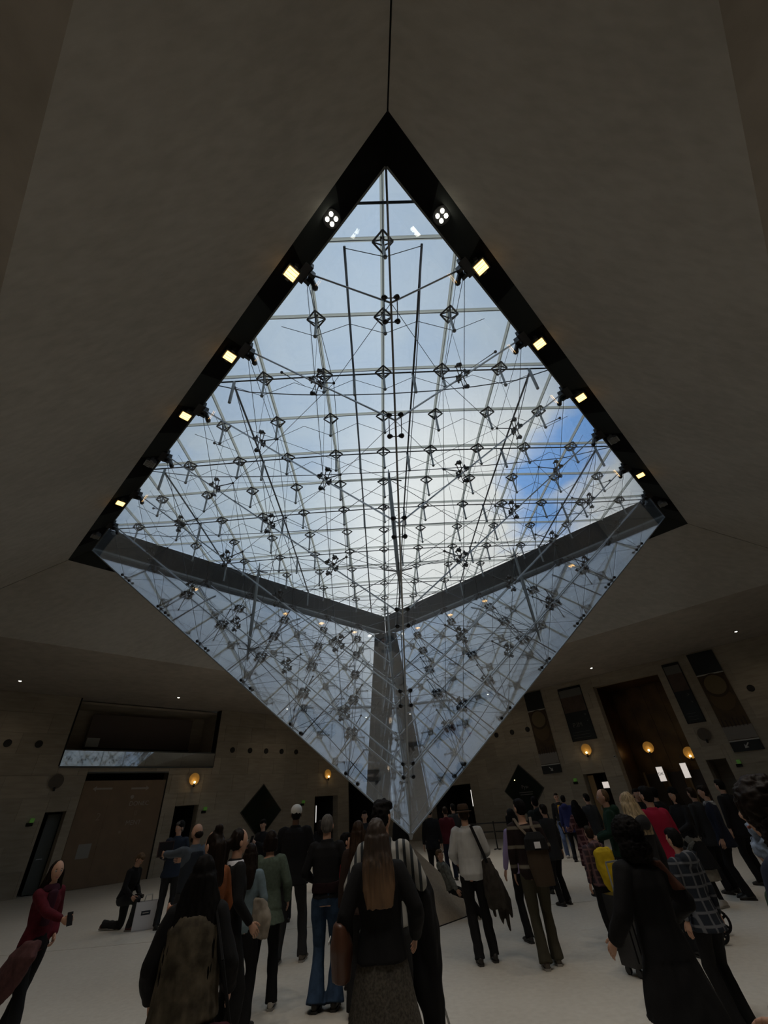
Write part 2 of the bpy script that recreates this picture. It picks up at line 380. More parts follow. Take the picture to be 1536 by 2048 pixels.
# skylight shaft, soffit and frame -------------------------------------------------
DG, HG, HT = 9.4, 9.0185, 1.2572
GN = {'n': V((0, -DG, HG)), 'l': V((-DG, 0, HG)), 'r': V((DG, 0, HG)), 'f': V((0, DG, HG))}
TIP = V((0, 0, HT)); ZR = 10.0; DS = 9.62
frame = empty('skylight_frame', (0, 0, 9), label='dark bronze soffit frame with spotlight brackets round the square skylight opening', cat='skylight frame')
sides = (('n', 'l'), ('n', 'r'), ('f', 'l'), ('f', 'r'))
def fr(o, parent):                                   # keep world coordinates under a moved empty
    o.parent = parent; o.matrix_parent_inverse = M.Translation(-parent.location); return o
def ring_piece(a, b, t0, t1, d0, z0, d1, z1, up, name, m):
    """strip along side a-b between fractions t0,t1 from radius d0 at z0 to radius d1 at z1"""
    A, B = GN[a].copy()/DG, GN[b].copy()/DG; A.z = B.z = 0
    P = [A.lerp(B, t) for t in (t0, t1)]
    q = [P[0]*d0+Z*z0, P[1]*d0+Z*z0, P[1]*d1+Z*z1, P[0]*d1+Z*z1]
    nrm = (q[1]-q[0]).cross(q[3]-q[0]).normalized()
    if nrm.dot(V((0, 0, 1))) * up < 0: nrm = -nrm
    o = MB().prism(q, nrm*.04).build(name, m); return fr(o, frame)
for a, b in sides:
    for i in range(14):
        light = i % 2 == 1
        ring_piece(a, b, i/14, (i+1)/14, 10.03, 8.715, 9.4, 9.02, 1, 'soffit_panel', M_soffit2 if light else M_soffit)
    # shaft wall: lower light ledge then dark wall up to the kerb
    A, B = V((GN[a].x, GN[a].y, 0)).normalized(), V((GN[b].x, GN[b].y, 0)).normalized()
    outd = (A+B).normalized()
    for z0, z1, dd, m, nm in ((9.02, 9.14, 9.44, M_strip, 'shaft_ledge'), (9.14, 9.5, 9.50, mat('dark painted steel', (.022, .023, .022), .7), 'shaft_panel'), (9.5, ZR, 9.58, M_shaft, 'shaft_panel')):
        for k in range(7):
            p, q = (A*dd).lerp(B*dd, k/7+.0008), (A*dd).lerp(B*dd, (k+1)/7-.0008)
            o = MB().prism([p+Z*z0, q+Z*z0, q+Z*z1, p+Z*z1], outd*.15).build(nm, m); fr(o, frame)
    p, q = A*9.4, B*9.4
    o = MB().prism([p+Z*9.0, q+Z*9.0, (q+outd*.06)+Z*9.0, (p+outd*.06)+Z*9.0], (0, 0, .06)).build('edge_rail', M_frame); fr(o, frame)
    # clamp brackets where the glass joints meet the frame
    for k in range(1, 7):
        c = (A*9.40).lerp(B*9.40, k/7)+Z*9.02; al = (B-A).normalized()
        mb = MB(); mb.frame(c, al, -outd, Z, -.17, .17, -.12, .05, -.07, .06)
        mb.frame(c, al, -outd, Z, -.10, -.04, .03, .14, -.12, .02); mb.frame(c, al, -outd, Z, .04, .10, .03, .14, -.12, .02)
        mb.tube(c-outd*.10, c-outd*.20-Z*.20, .045, 8); mb.ball(c-outd*.21-Z*.22, .055)
        fr(mb.build('clamp_bracket', M_clamp), frame)
# spotlights in the soffit
TL = [(.59, 2), (1.11, 1), (2.13, 1), (3.1, 1), (4.1, 0), (5.12, 1), (6.2, 0)]
def side_name(a, b): return ('near' if a == 'n' else 'far') + (' left' if b == 'l' else ' right')
for a, b in sides:
    A, B = V((GN[a].x, GN[a].y, 0)).normalized(), V((GN[b].x, GN[b].y, 0)).normalized(); outd = (A+B).normalized(); al = (B-A).normalized()
    for i, (t, kind) in enumerate(TL):
        if b == 'r' and a == 'n' and i == 3: kind = 1
        c = (A*9.69).lerp(B*9.69, t/7)+Z*8.86
        what = {2: 'white four-bulb spotlight', 1: 'warm lit square spotlight', 0: 'unlit square spotlight'}[kind]
        pos = ['first', 'second', 'third', 'fourth', 'fifth', 'sixth', 'seventh'][i]
        r = empty('soffit_spotlight', c, math.atan2(al.y, al.x), '%s on the %s soffit, %s from its %s corner' % (what, side_name(a, b), pos, 'near' if a == 'n' else 'far'), 'spotlight', 'spotlights round the skylight')
        s = -1 if b == 'l' else 1
        mb = MB(); mb.box(-.05, .05, -.05, .05, -.02, .02); mb.build('mount', M_clamp, r)
        if kind == 2:
            MB().tube((0, 0, -.06), (0, 0, -.02), .13, 16).build('housing', M_clamp, r)
            for x, y in ((.045, .045), (-.045, .045), (.045, -.045), (-.045, -.045)): MB().ball((x, y, -.07), .032, 8, 5).build('bulb', M_white_l, r)
        else:
            tilt = M.Rotation(.5*s if a == 'n' else -.5*s, 4, 'X')
            h = MB(); h.box(-.11, .11, -.11, .11, -.10, -.02); h.box(-.09, .09, -.09, .09, -.02, .03)
            for x in (-.13, .13): h.box(x-.012, x+.012, -.03, .03, -.09, .05)
            o = h.build('housing', M_frame if kind else M_steel, r)
            f2 = MB(); f2.box(-.088, .088, -.088, .088, -.112, -.098); o2 = f2.build('lamp_face', M_warm if kind else mat('dark lens', (.25, .25, .24), .1), r)
            k = MB()
            for x in (-.06, 0, .06): k.tube((x, -.088, -.116), (x, .088, -.116), .004, 4)
            k.build('grille', M_frame, r)
        if kind:
            ld = bpy.data.lights.new('soffit_lamp', 'SPOT'); ld.energy = SP_W; ld.color = (1, .86, .70) if kind == 1 else (1, .97, .9); ld.spot_size = 1.7; ld.spot_blend = .9; ld.shadow_soft_size = .12
            lo = bpy.data.objects.new('soffit_lamp', ld); COL.objects.link(lo); lo.parent = r; lo.location = (0, 0, -.16)

# ------------------------------------------------------------------ hanging glass pyramid
pyr = empty('glass_pyramid', (0, 0, HT), label='large inverted glass pyramid hanging point down from the skylight', cat='glass pyramid')
def pp(o): return fr(o, pyr)
PANES = {}
fit_mesh = {}
for a, b in sides:
    A, B, T = GN[a], GN[b], TIP
    du, dv = (B-A)/7, (T-A)/7
    def P(i, jx): return A+du*i+dv*jx
    nrm = du.cross(dv).normalized()
    if nrm.z > 0: nrm = -nrm                       # outward, downward
    cen = A+(du+dv)*2.3
    def shrink(pts, g=.008):
        c = sum(pts, V((0, 0, 0)))/len(pts); n = len(pts); out = []
        for i in range(n):
            p0, p1, p2 = pts[i-1], pts[i], pts[(i+1) % n]; e1 = (p1-p0).normalized(); e2 = (p2-p1).normalized()
            sn = abs(e1.cross(e2).length); out.append(p1+(e2-e1)*(g/max(sn, .2)))
        return out
    dia = [V((0, 0, 0)), dv, du, du-dv]            # relative to P(i,c-i): order around
    dia = shrink([V((0, 0, 0)), dv, du, du-dv][0:1]+[dv, du, du-dv])
    tri = shrink([V((0, 0, 0)), dv, du])
    mds = MB().prism([p-nrm*.011 for p in dia], nrm*.022).me(); mts = MB().prism([p-nrm*.011 for p in tri], nrm*.022).me()
    for m_ in (mds, mts):
        m_.materials.append(M_gpyr)
    for c in range(7):
        for i in range(c+1):
            me_ = mts if i == c else mds
            o = bpy.data.objects.new('glass_pane', me_); COL.objects.link(o); o.location = P(i, c-i); pp(o)
    # joints
    for c in range(1, 7):
        pp(MB().tube(P(c, 0)-nrm*.02, P(0, c)-nrm*.02, .015, 6).build('glazing_bar', M_steel, fix=False))
        pp(MB().tube(P(c, 0)-nrm*.02, P(c, 7-c)-nrm*.02, .006, 5).build('glazing_bar', M_cable, fix=False))
    # fittings at the joints
    e1 = du.normalized(); e2 = dv.normalized(); d1 = (e1+e2).normalized(); d2 = (e1-e2).normalized()
    mb = MB(); inn = -nrm
    for s1, s2 in ((d1, .21), (-d1, .21), (d2, .12), (-d2, .12)):
        e = s1*s2; mb.disc(e+inn*.05, nrm, .038, .07, 10)
        for x in (-.05, .05):
            sd = s1.cross(nrm)*x; mb.tube(sd*.7+inn*.1, e+sd+inn*.08, .009, 5)
        mb.tube(e-s1.cross(nrm)*.075+inn*.08, e+s1.cross(nrm)*.07+inn*.08, .017, 6)
    mb.ball(inn*.12, .035); mb.tube(inn*.1, inn*.55, .012, 6); mb.ball(inn*.57, .03)
    fm = mb.me(); fm.materials.append(M_clamp)
    for i in range(1, 6):
        for jx in range(1, 7-i):
            o = bpy.data.objects.new('cross_clamp', fm); COL.objects.link(o); o.location = P(i, jx); pp(o)
    # tie cables linking the fittings' inner ends
    inn = -nrm*.57
    for i in range(1, 6):
        for jx in range(1, 7-i):
            p = P(i, jx)+inn
            nb_ = []
            if i+1+jx < 7: nb_ += [P(i+1, jx)+inn]
            else: nb_ += [P(i+1, jx)]
            if i+jx+1 < 7: nb_ += [P(i, jx+1)+inn]
            else: nb_ += [P(i, jx+1)]
            if i == 1: nb_ += [P(0, jx)]
            if jx == 1: nb_ += [P(i, 0)]
            for q in nb_: pp(MB().tube(p, q, .0055, 4).build('tie_cable', M_cable, fix=False))
# arrises with their paired clamps
for k_ in 'nlrf':
    A = GN[k_]; out = V((A.x, A.y, 0)).normalized(); side = out.cross(Z)
    d = (TIP-A)
    pp(MB().tube(A, TIP, .018, 6).build('arris_bar', M_steel, fix=False))
    for i in range(1, 7):
        c = A+d*(i/7); dd = d.normalized(); mb = MB()
        for sg in (-1, 1):
            o_ = c+side*sg*.10-out*.10
            for t in (-.17, .17):
                mb.ball(o_+dd*t, .045, 8, 5); mb.ball(o_+dd*t-side*sg*.03, .03, 6, 4)
        for sg in (-1, 1): mb.tube(c+side*sg*.1-out*.1-dd*.17, c+side*sg*.1-out*.1+dd*.17, .008, 5)
        for t in (-.17, .17): mb.tube(c+dd*t-out*.11-side*.1, c+dd*t-out*.11+side*.1, .009, 5)
        pp(mb.build('arris_clamp', M_clamp, fix=False))
mb = MB(); mb.ball(TIP+Z*.02, .05, 10, 6); mb.tube(TIP+Z*.05, TIP+Z*.16, .03, 10); mb.tube(TIP-Z*.07, TIP, .02, 8, .05); pp(mb.build('tip_fitting', M_steel))
# spindle masts and the stay cables
MAST = [V((0, -4, 0)), V((-4, 0, 0)), V((4, 0, 0)), V((0, 4, 0))]
for m_ in MAST:
    z0, z1 = 5.5, 7.9; mb = MB()
    zs = [z0-.32, z0, z0+.25, (z0+z1)/2, z1-.25, z1, z1+.3]; rs = [.010, .036, .040, .046, .040, .036, .010]
    mb.loft([(m_+Z*z, V((r, 0, 0)), V((0, r, 0))) for z, r in zip(zs, rs)], 10); pp(mb.build('spindle_mast', M_strut, smooth=True))
    for zz in (z0, z1):
        c = m_+Z*zz; k = MB()
        for q in range(4):
            e = V((math.cos(q*math.pi/2), math.sin(q*math.pi/2), 0)); k.tube(c, c+e*.28+Z*(.06 if zz == z0 else -.06), .014, 6)
        pp(k.build('mast_collar', M_tube, fix=False))
    pp(MB().tube(m_+Z*z0, TIP+Z*.15, .010, 5).build('stay_cable', M_cable, fix=False))
    for m2 in MAST:
        if (m2-m_).length > .1 and (m2.x, m2.y) > (m_.x, m_.y):
            pp(MB().tube(m_+Z*z0, m2+Z*z0, .008, 5).build('stay_cable', M_cable, fix=False)); pp(MB().tube(m_+Z*z1, m2+Z*z1, .008, 5).build('stay_cable', M_cable, fix=False))
    for a, b in sides:
        A, B = GN[a], GN[b]; du, dv = (B-A)/7, (TIP-A)/7
        n_ = du.cross(dv).normalized(); n_ = n_ if n_.z > 0 else -n_
        for i, jx, zz in ((2, 2, z0), (3, 1, z1), (1, 3, z0), (1, 4, z0), (4, 1, z1), (2, 1, z1), (3, 2, z0)):
            q = A+du*i+dv*jx+n_*.57
            if (q-m_-Z*zz).length < 5.2: pp(MB().tube(m_+Z*zz, q, .006, 4).build('stay_cable', M_cable, fix=False))
# thin hangers from the roof to the clamps
for a, b in sides:
    A, B = GN[a], GN[b]; du, dv = (B-A)/7, (TIP-A)/7
    for i, jx in ((1, 1), (2, 1), (3, 1), (4, 1), (5, 1), (1, 2), (2, 2), (3, 2), (1, 3), (2, 3)):
        q = A+du*i+dv*jx; pp(MB().tube(q, V((q.x, q.y, 9.8)), .004, 4).build('hanger_cable', M_cable, fix=False))

# ------------------------------------------------------------------ glass roof at ground level
s = 1.3615
roof = empty('glass_roof', (0, 0, 10), label='gridded glass skylight roof with cream mullions and diamond node frames', cat='glass roof')
def rp(o): return fr(o, roof)
def rz(x, y): return max(10.177-.0057*(x*x+y*y), 9.93)
def RP(a, b, dz=0.): return V((a*s, b*s, rz(a*s, b*s)+dz))
for a in range(-7, 7):
    for b in range(-7, 7):
        cs = [(a, b), (a+1, b), (a+1, b+1), (a, b+1)]
        ins = [c for c in cs if abs(c[0])+abs(c[1]) <= 7]
        if len(ins) < 3: continue
        pts = [RP(*c, .09) for c in ins]; c0 = sum(pts, V((0, 0, 0)))/len(pts)
        pts = [c0+(p-c0)*.985 for p in pts]
        rp(MB().prism(pts, (0, 0, .02)).build('roof_pane', M_groof))
for a in range(-6, 7):
    e = 7-abs(a)
    for line in ([RP(a, b, .05) for b in range(-e, e+1)], [RP(b, a, .05) for b in range(-e, e+1)]):
        mb = MB(); dr = (line[-1]-line[0]).normalized(); sd = dr.cross(Z)
        for p, q in zip(line, line[1:]):
            mb.prism([p-sd*.038-Z*.006, p+sd*.038-Z*.006, p+sd*.038+Z*.006, p-sd*.038+Z*.006], q-p)
        rp(mb.build('mullion', M_mull, fix=True))
        mb = MB()
        for p, q in zip(line, line[1:]): mb.tube(p-Z*.05, q-Z*.05, .007, 5)
        rp(mb.build('mullion_rod', M_tube, fix=False))
nm = MB(); h = .185; hub = V((0, 0, -.25))
tips = [V((h, 0, -.08)), V((0, h, -.08)), V((-h, 0, -.08)), V((0, -h, -.08))]
for i in range(4):
    nm.tube(tips[i], tips[(i+1) % 4], .018, 6); nm.tube(tips[i], hub, .013, 5); nm.tube(tips[i], V((0, 0, .02)), .012, 5)
nme = nm.me(); nme.materials.append(M_node)
st = MB(); st.tube((0, 0, -.02), (0, 0, -.68), .026, 8); st.ball((0, 0, -.70), .042, 8, 5); sme = st.me(); sme.materials.append(M_strut)
for a in range(-6, 7):
    for b in range(-6, 7):
        if abs(a)+abs(b) > 6: continue
        for nm_, me_ in (('node_frame', nme), ('node_strut', sme)):
            o = bpy.data.objects.new(nm_, me_); COL.objects.link(o); o.location = RP(a, b); rp(o)
# trusses: tubes along y at half columns, along x at every second row
def zt(x, y): return rz(x, y)-.22
for hcol in (-.5, .5, -2.5, 2.5, -4.5, 4.5):
    e = 7-abs(hcol)-.1; ys = [k*.5 for k in range(int(-2*e), int(2*e)+1)]
    rp(MB().path([V((hcol*s, y*s, zt(hcol*s, y*s))) for y in ys[::2]+[ys[-1]]], .024, 6).build('truss_tube', M_tube, fix=False))
    n_ = len(ys)
    rp(MB().path([V((hcol*s, y*s, zt(hcol*s, y*s)-.55*math.sin(math.pi*i/(n_-1))**.5)) for i, y in enumerate(ys)][::2], .010, 5).build('truss_cable', M_cable, fix=False))
rp(MB().tube((-.72, -6.42*s, 9.86), (.72, -6.42*s, 9.86), .024, 6).build('truss_tube', M_tube, fix=False))
for row in (-4, -2, 0, 2, 4):
    e = 7-abs(row)-.05; xs = [V((x*s, row*s, rz(x*s, row*s)-.12)) for x in [-e+2*e*k/8 for k in range(9)]]
    rp(MB().path(xs, .017, 6).build('truss_tube', M_tube, fix=False))
    lo = [V((p.x, p.y, p.z-.75*math.sin(math.pi*k/8)**.6)) for k, p in enumerate(xs)]
    rp(MB().path(lo, .012, 5).build('truss_cable', M_cable, fix=False))
    for hcol in (-4.5, -2.5, -.5, .5, 2.5, 4.5):
        if abs(hcol)+abs(row) < 6.6:
            p = V((hcol*s, row*s, rz(hcol*s, row*s)-.14)); rp(MB().tube(p, p-Z*.72, .034, 8).build('truss_strut', M_strut, fix=False))
for b in range(-6, 7):                                # net cables between strut ends
    e = 6-abs(b)
    for sgn in (0, 1):
        pts = []
        for k in range(-2*e-1, 2*e+2):
            a = k/2; x, y = (a*s, b*s) if sgn == 0 else (b*s, a*s)
            pts.append(V((x, y, rz(x, y)-(.70 if k % 2 == 0 else .30))))
        if sgn == 0: rp(MB().path(pts, .0075, 4).build('net_cable', M_cable, fix=False))
        else: rp(MB().path(pts[::2] if len(pts) > 3 else pts, .005, 4).build('net_cable', M_cable, fix=False))
for x, y in [(-1.6, -4.4), (1.7, -4.6), (-3.1, -3.0), (3.2, -3.2), (0, -.8), (-5, -1.2), (5, -1.3), (-2, 1), (2.4, 1)]:
    p = V((x*s, y*s, 9.3)); q = p+V((math.copysign(.4, -x), .5, .18)); mb = MB(); mb.ball(p, .035); mb.tube(p, q, .012, 5, .004); rp(mb.build('cable_end', M_clamp, fix=False))
#SECTION2
# ------------------------------------------------------------------ stone pyramid under the glass tip
cone = empty('stone_pyramid', (0, 0, 0), label='small brown stone pyramid on the floor right under the glass tip', cat='stone pyramid')
RB, HB = 1.27, 1.08
for i in range(4):
    a, b = V((*[(0, -RB), (RB, 0), (0, RB), (-RB, 0)][i], .01)), V((*[(0, -RB), (RB, 0), (0, RB), (-RB, 0)][(i+1) % 4], .01)); t = V((0, 0, HB))
    n_ = (b-a).cross(t-a).normalized(); c = (a+b+t)/3; q = [c+(p-c)*.994 for p in (a, b, t)]
    MB().prism([p-n_*.04 for p in q], n_*.04).build('stone_face', M_cone, cone)
MB().loft([((0, 0, 0), (RB+.02, 0, 0), (0, RB+.02, 0)), ((0, 0, .012), (RB+.02, 0, 0), (0, RB+.02, 0))], 4).build('base_joint', M_black, cone)
MB().loft([((0, 0, .012), (RB-.05, 0, 0), (0, RB-.05, 0)), ((0, 0, HB-.05), (.01, 0, 0), (0, .01, 0))], 4).build('core', M_cone, cone)

# ------------------------------------------------------------------ ceiling downlights (the hall's own lamps)
DL = []
for k in range(-2, 3):
    for (u, v) in ((HW-1.9, k*6.3), (-HW+1.9, k*6.3), (k*6.3, HW-1.9), (k*6.3, -HW+1.9)):
        DL.append((u, v))
DL = sorted(set((round(u, 2), round(v, 2)) for u, v in DL))
for i, (u, v) in enumerate(DL):
    p = UV(u, v, ZC)
    side_ = 'right' if u > HW-2 else 'left' if v > HW-2 else 'near left' if u < 2-HW else 'near right'; along = -v if side_ in ('right', 'near left') else u
    r = empty('downlight', p, 0, 'small round ceiling downlight along the %s wall, %s from its left' % (side_, ['first', 'second', 'third', 'fourth', 'fifth'][int(round(along/6.3))+2 if 'near' not in side_ else 2-int(round(along/6.3))]), 'downlight', 'ceiling downlights')
    mb = MB(); mb.loft([((0, 0, -.012), (.09, 0, 0), (0, .09, 0)), ((0, 0, .0), (.09, 0, 0), (0, .09, 0))], 16); mb.build('trim_ring', M_frame, r)
    MB().tube((0, 0, -.02), (0, 0, -.012), .05, 12).build('lens', M_white_l, r)
    ld = bpy.data.lights.new('downlight_lamp', 'SPOT'); ld.energy = DL_W; ld.color = (1, .86, .68); ld.spot_size = 2.5; ld.spot_blend = .8; ld.shadow_soft_size = .06
    lo = bpy.data.objects.new('downlight_lamp', ld); COL.objects.link(lo); lo.parent = r; lo.location = (0, 0, -.05)

# ------------------------------------------------------------------ wall fittings
def place(o_, base, X, N_, s_, n, z):
    return base(s_, n, z)
def wall_empty(side, name, s_, n, z, label, cat, group=None):
    p = (LW if side == 'L' else RW)(s_, n, z)
    # local x along the wall, local y into the room
    X, N_ = (LX, LN) if side == 'L' else (RX, RN)
    o = empty(name, (0, 0, 0), 0, label, cat, group); o.matrix_world = M(((X.x, N_.x, 0, p.x), (X.y, N_.y, 0, p.y), (0, 0, 1, p.z), (0, 0, 0, 1)))
    return o
FLIP = M(((1, 0, 0, 0), (0, 0, 1, 0), (0, 1, 0, 0), (0, 0, 0, 1)))
def flat_text(r, name, txt, size, x, z, m, y=.012, rot=0., mirror=1):
    # text in the wall plane, readable from the room
    mw = M.Translation((x, y, z)) @ M.Rotation(math.radians(90), 4, 'X') @ M.Rotation(rot, 4, 'Z')
    # viewer stands at +y looking to -y: on a right-handed frame x then runs to the viewer's left or right
    if r.matrix_world.to_3x3().determinant() > 0: pass
    o = text_on(name, txt, size, m, r, mw if mirror > 0 else mw)
    return o
# vents (dark round holes) in both walls
for side, ss in (('L', [-5.67, -4.62, 4.19, 5.26, 6.30, 7.35, 8.39]), ('R', [-7.42, -6.33, -5.3, 5.6, 6.7])):
    for i, s_ in enumerate(ss):
        w_ = {'L': 'left', 'R': 'right'}[side]
        lab = {('L', 0): 'round black vent high on the left wall, outermost of the pair left of the balcony', ('L', 1): 'round black vent high on the left wall, nearer the balcony in its pair',
               ('R', 3): 'round black vent right of the far right tall banner', ('R', 4): 'round black vent beyond the far right tall banner at the picture edge'}.get((side, i))
        if not lab:
            row = ['first', 'second', 'third', 'fourth', 'fifth']
            lab = 'round black vent above the left wall diamond window, %s of five from the left' % row[i-2] if side == 'L' else 'round black vent above the right wall diamond window, %s of three from the left' % row[i]
        r = wall_empty(side, 'round_vent', s_, .0, 4.95, lab, 'vent', 'round wall vents')
        MB().tube((0, .0, 0), (0, .03, 0), .135, 20).build('rim', M_black, r)
        MB().tube((0, .03, 0), (0, .035, 0), .115, 20).build('grille', mat('vent mesh', (.02, .018, .016), .7), r)
# amber wall lamps
def wall_lamp(side, s_, z, lit, label, n=.0):
    r = wall_empty(side, 'wall_lamp', s_, n, z, label, 'lamp', 'round disc wall lamps')
    MB().tube((0, 0, -.26), (0, .16, -.26), .02, 8).build('arm', M_clamp, r)
    mb = MB(); mb.tube((0, .16, -.34), (0, .16, -.20), .04, 10); mb.build('holder', M_clamp, r)
    if lit: MB().ball((0, .18, -.14), .05, 10, 6).build('bulb', M_bulb, r)
    mb = MB(); n_ = 20
    for ri, (r0, r1) in enumerate(((.03, .085), (.1, .15), (.165, .21), (.225, .26))):
        for k in range(n_):
            if (k+ri) % 5 == 4: continue
            a0, a1 = math.tau*(k+.06)/n_, math.tau*(k+.94)/n_
            mb.prism([(r0*math.cos(a0), .09, r0*math.sin(a0)), (r1*math.cos(a0), .09, r1*math.sin(a0)), (r1*math.cos(a1), .09, r1*math.sin(a1)), (r0*math.cos(a1), .09, r0*math.sin(a1))], (0, .006, 0))
    mb.disc((0, .085, 0), (0, 1, 0), .262, .006, 28)
    mb.build('perforated_disc', M_amber if lit else mat('unlit bronze disc', (.10, .075, .05), .5), r, fix=True)
    if lit:
        ld = bpy.data.lights.new('wall_lamp_light', 'POINT'); ld.energy = 1.2; ld.color = (1, .65, .3); ld.shadow_soft_size = .05
        lo = bpy.data.objects.new('wall_lamp_light', ld); COL.objects.link(lo); lo.parent = r; lo.location = (0, .24, -.12)
wall_lamp('L', 2.30, 3.62, 1, 'glowing amber disc lamp on the left wall beside the brown hoarding')
wall_lamp('L', 10.82, 3.78, 1, 'glowing amber disc lamp on the left wall above the lit doorway')
wall_lamp('L', -3.55, 3.6, 0, 'unlit disc lamp on the left wall under the balcony corner')
wall_lamp('R', -2.26, 3.56, 1, 'glowing amber disc lamp on the right wall left of the bronze recess')
wall_lamp('R', .02, 3.45, 1, 'glowing amber disc lamp inside the bronze recess, left one', -th-1.9)
wall_lamp('R', 1.75, 3.0, 1, 'dim reddish disc lamp inside the bronze recess, right one', -th-1.9)
wall_lamp('R', 3.14, 3.5, 0, 'unlit disc lamp on the right wall under the narrow dark banner')
# diamond windows
def diamond(side, s_, z, hw, hh, label, txt=None):
    r = wall_empty(side, 'diamond_window', s_, .02, z, label, 'window')
    def sh(k, y0, y1): return [(hw*k, y0, 0), (0, y0, hh*k), (-hw*k, y0, 0), (0, y0, -hh*k)], (0, y1-y0, 0)
    a, b = sh(1, 0, .03); MB().prism(a, b).build('window_frame', mat('dark window frame', (.05, .048, .04), .5), r)
    a, b = sh(.95, .03, .045); MB().prism(a, b).build('pane', mat('dark glass', (.012, .02, .016), .08), r)
    if txt:
        flat_text(r, 'lettering', txt, .26, .12, .12, M_printd, .05)
        for k, (w, zz) in enumerate(((.42, -.12), (.38, -.22))): MB().box(-w+.12, w+.12, .046, .05, zz-.015, zz+.015).build('lettering_line', M_printd, r)
        MB().ball((-.42, .07, .48), .025, 8, 5).build('painted_lamp_reflection', M_bulb, r)  # glowing bead added to imitate a lamp mirrored in the pane
    return r
diamond('L', 6.33, 2.11, 1.26, 1.24, 'dark diamond window on the left wall under five round vents')
diamond('R', -6.38, 2.11, 1.24, 1.22, 'dark diamond window on the right wall with pale lettering', 'Pyw')
# balcony fascia on the left wall, glass balustrade, inner shutter
b = empty('balcony', LW(-.2, 0, 4.15), 0, 'balcony front with long mirror-like glass strip high on the left wall', 'balcony')
def bp(o): return fr(o, b)
for k in range(4):
    a0, a1 = -3.62+k*1.705, -3.62+(k+1)*1.705
    bp(lbox(MB(), a0+.004, a1-.004, .03, .06, 4.16, 4.74).build('glass_strip', M_gled))
    bp(lbox(MB(), a0+.004, a1-.004, -.02, .03, 4.16, 4.74).build('backing_panel', mat('dark fascia', (.05, .045, .04), .4)))
bp(lbox(MB(), -3.62, 3.2, -.45, .05, 4.10, 4.15).build('bottom_rail', M_frame))
bp(lbox(MB(), -3.62, 3.2, -.1, .06, 4.745, 4.79).build('top_rail', M_frame))
sw = empty('balcony_window', LW(0, -1.6, 5), 0, 'wide dark interior window at the back of the balcony', 'window')
fr(lbox(MB(), -2.6, 2.4, -1.72, -1.66, 4.35, 6.55).build('shutter', mat('mauve brown shutter', (.13, .10, .085), .6)), sw)
fr(lbox(MB(), -2.6, 2.4, -1.66, -1.55, 5.0, 5.08).build('ledge', M_black), sw)
fr(lbox(MB(), -2.55, -2.0, -1.655, -1.645, 5.12, 5.5).build('pale_sheet', mat('pale sheet', (.6, .62, .6), .4)), sw)
# hoarding
h_ = empty('hoarding', LW(-.74, -.1, 0), 0, 'tall brown timber hoarding with pale arrows on the left wall', 'hoarding')
for k in range(3):
    a0, a1 = -2.46+k*1.147, -2.46+(k+1)*1.147
    fr(lbox(MB(), a0+.002, a1-.002, -.12, -.06, .01, 3.62).build('board', M_panel), h_)
fr(lbox(MB(), 1.0, 1.02, -.12, .004, 0, 3.9).build('edge_strip', M_black), h_)
fr(lbox(MB(), -2.48, 1.0, -.3, .004, 3.9, 3.95).build('lintel', M_frame), h_)
hr = wall_empty('L', 'hoarding_print', -.74, -.058, 0, 'pale arrows and faded lettering printed on the brown hoarding', 'lettering')
M_faint = mat('faint print', (.36, .32, .27), .8)
M_faint2 = mat('fainter print', (.29, .225, .16), .8)
def arrow(r, x, z, w, dr, m):
    mb = MB(); hh = .035
    mb.prism([(x-dr*w/2, .001, z-hh), (x+dr*w*.32, .001, z-hh), (x+dr*w*.32, .001, z-.1), (x+dr*w/2, .001, z), (x+dr*w*.32, .001, z+.1), (x+dr*w*.32, .001, z+hh), (x-dr*w/2, .001, z+hh)], (0, .003, 0)); return mb.build('arrow', m, r)
arrow(hr, -.95, 3.32, .78, -1, M_faint); arrow(hr, .62, 3.30, .78, 1, M_faint)
flat_text(hr, 'lettering', 'DONEC', .24, .72, 2.72, M_faint, .001)
flat_text(hr, 'lettering', 'MENT', .24, .66, 2.02, M_faint, .001)
flat_text(hr, 'lettering', 'II', .26, .66, 2.36, M_faint2, .001)
MB().tube((.36, .001, 2.98), (.36, .004, 2.98), .075, 14).build('dot', M_faint, hr)
MB().tube((.18, .001, 1.72), (.18, .004, 1.72), .05, 14).build('dot', M_faint2, hr)
flat_text(hr, 'lettering', '2', .38, -.82, 2.3, M_faint2, .001)
MB().box(-1.25, -.78, .001, .004, .95, 1.42).build('poster', mat('grey poster', (.30, .285, .26), .8), hr)
# doors in the doorways
d1 = tag(empty('door_1', LW(-3.2, -.6, 0)), kind='structure')
fr(lbox(MB(), -3.30, -2.84, -.62, -.56, .02, 2.5).build('door_leaf', mat('grey green door', (.10, .11, .10), .5)), d1)
fr(lbox(MB(), -3.22, -3.02, -.56, -.52, 1.05, 1.08).build('door_handle', M_steel), d1)
for side, s_, z, lab in (('L', -3.95, 2.25, 'small green lit exit sign left of the grey door'), ('L', 3.08, 2.3, 'small green exit sign right of the dark doorway beside the hoarding'), ('L', 9.0, 2.35, 'small wall sign between diamond window and lit doorway'),
                        ('R', -3.35, 2.25, 'small dim exit sign left of the timber doorway'), ('R', 3.85, 2.3, 'green exit sign right of the stone doorway under the far banner')):
    r = wall_empty(side, 'exit_sign', s_, .0, z, lab, 'sign', 'small wall signs')
    MB().box(-.11, .11, .0, .05, -.11, -.0).build('housing', M_black, r)
    MB().box(-.02, .10, .0, .16, .0, .14).build('sign_plate', mat('exit green', (.10, .28, .05), .5, emit=(.25, .6, .1), es=.05), r)
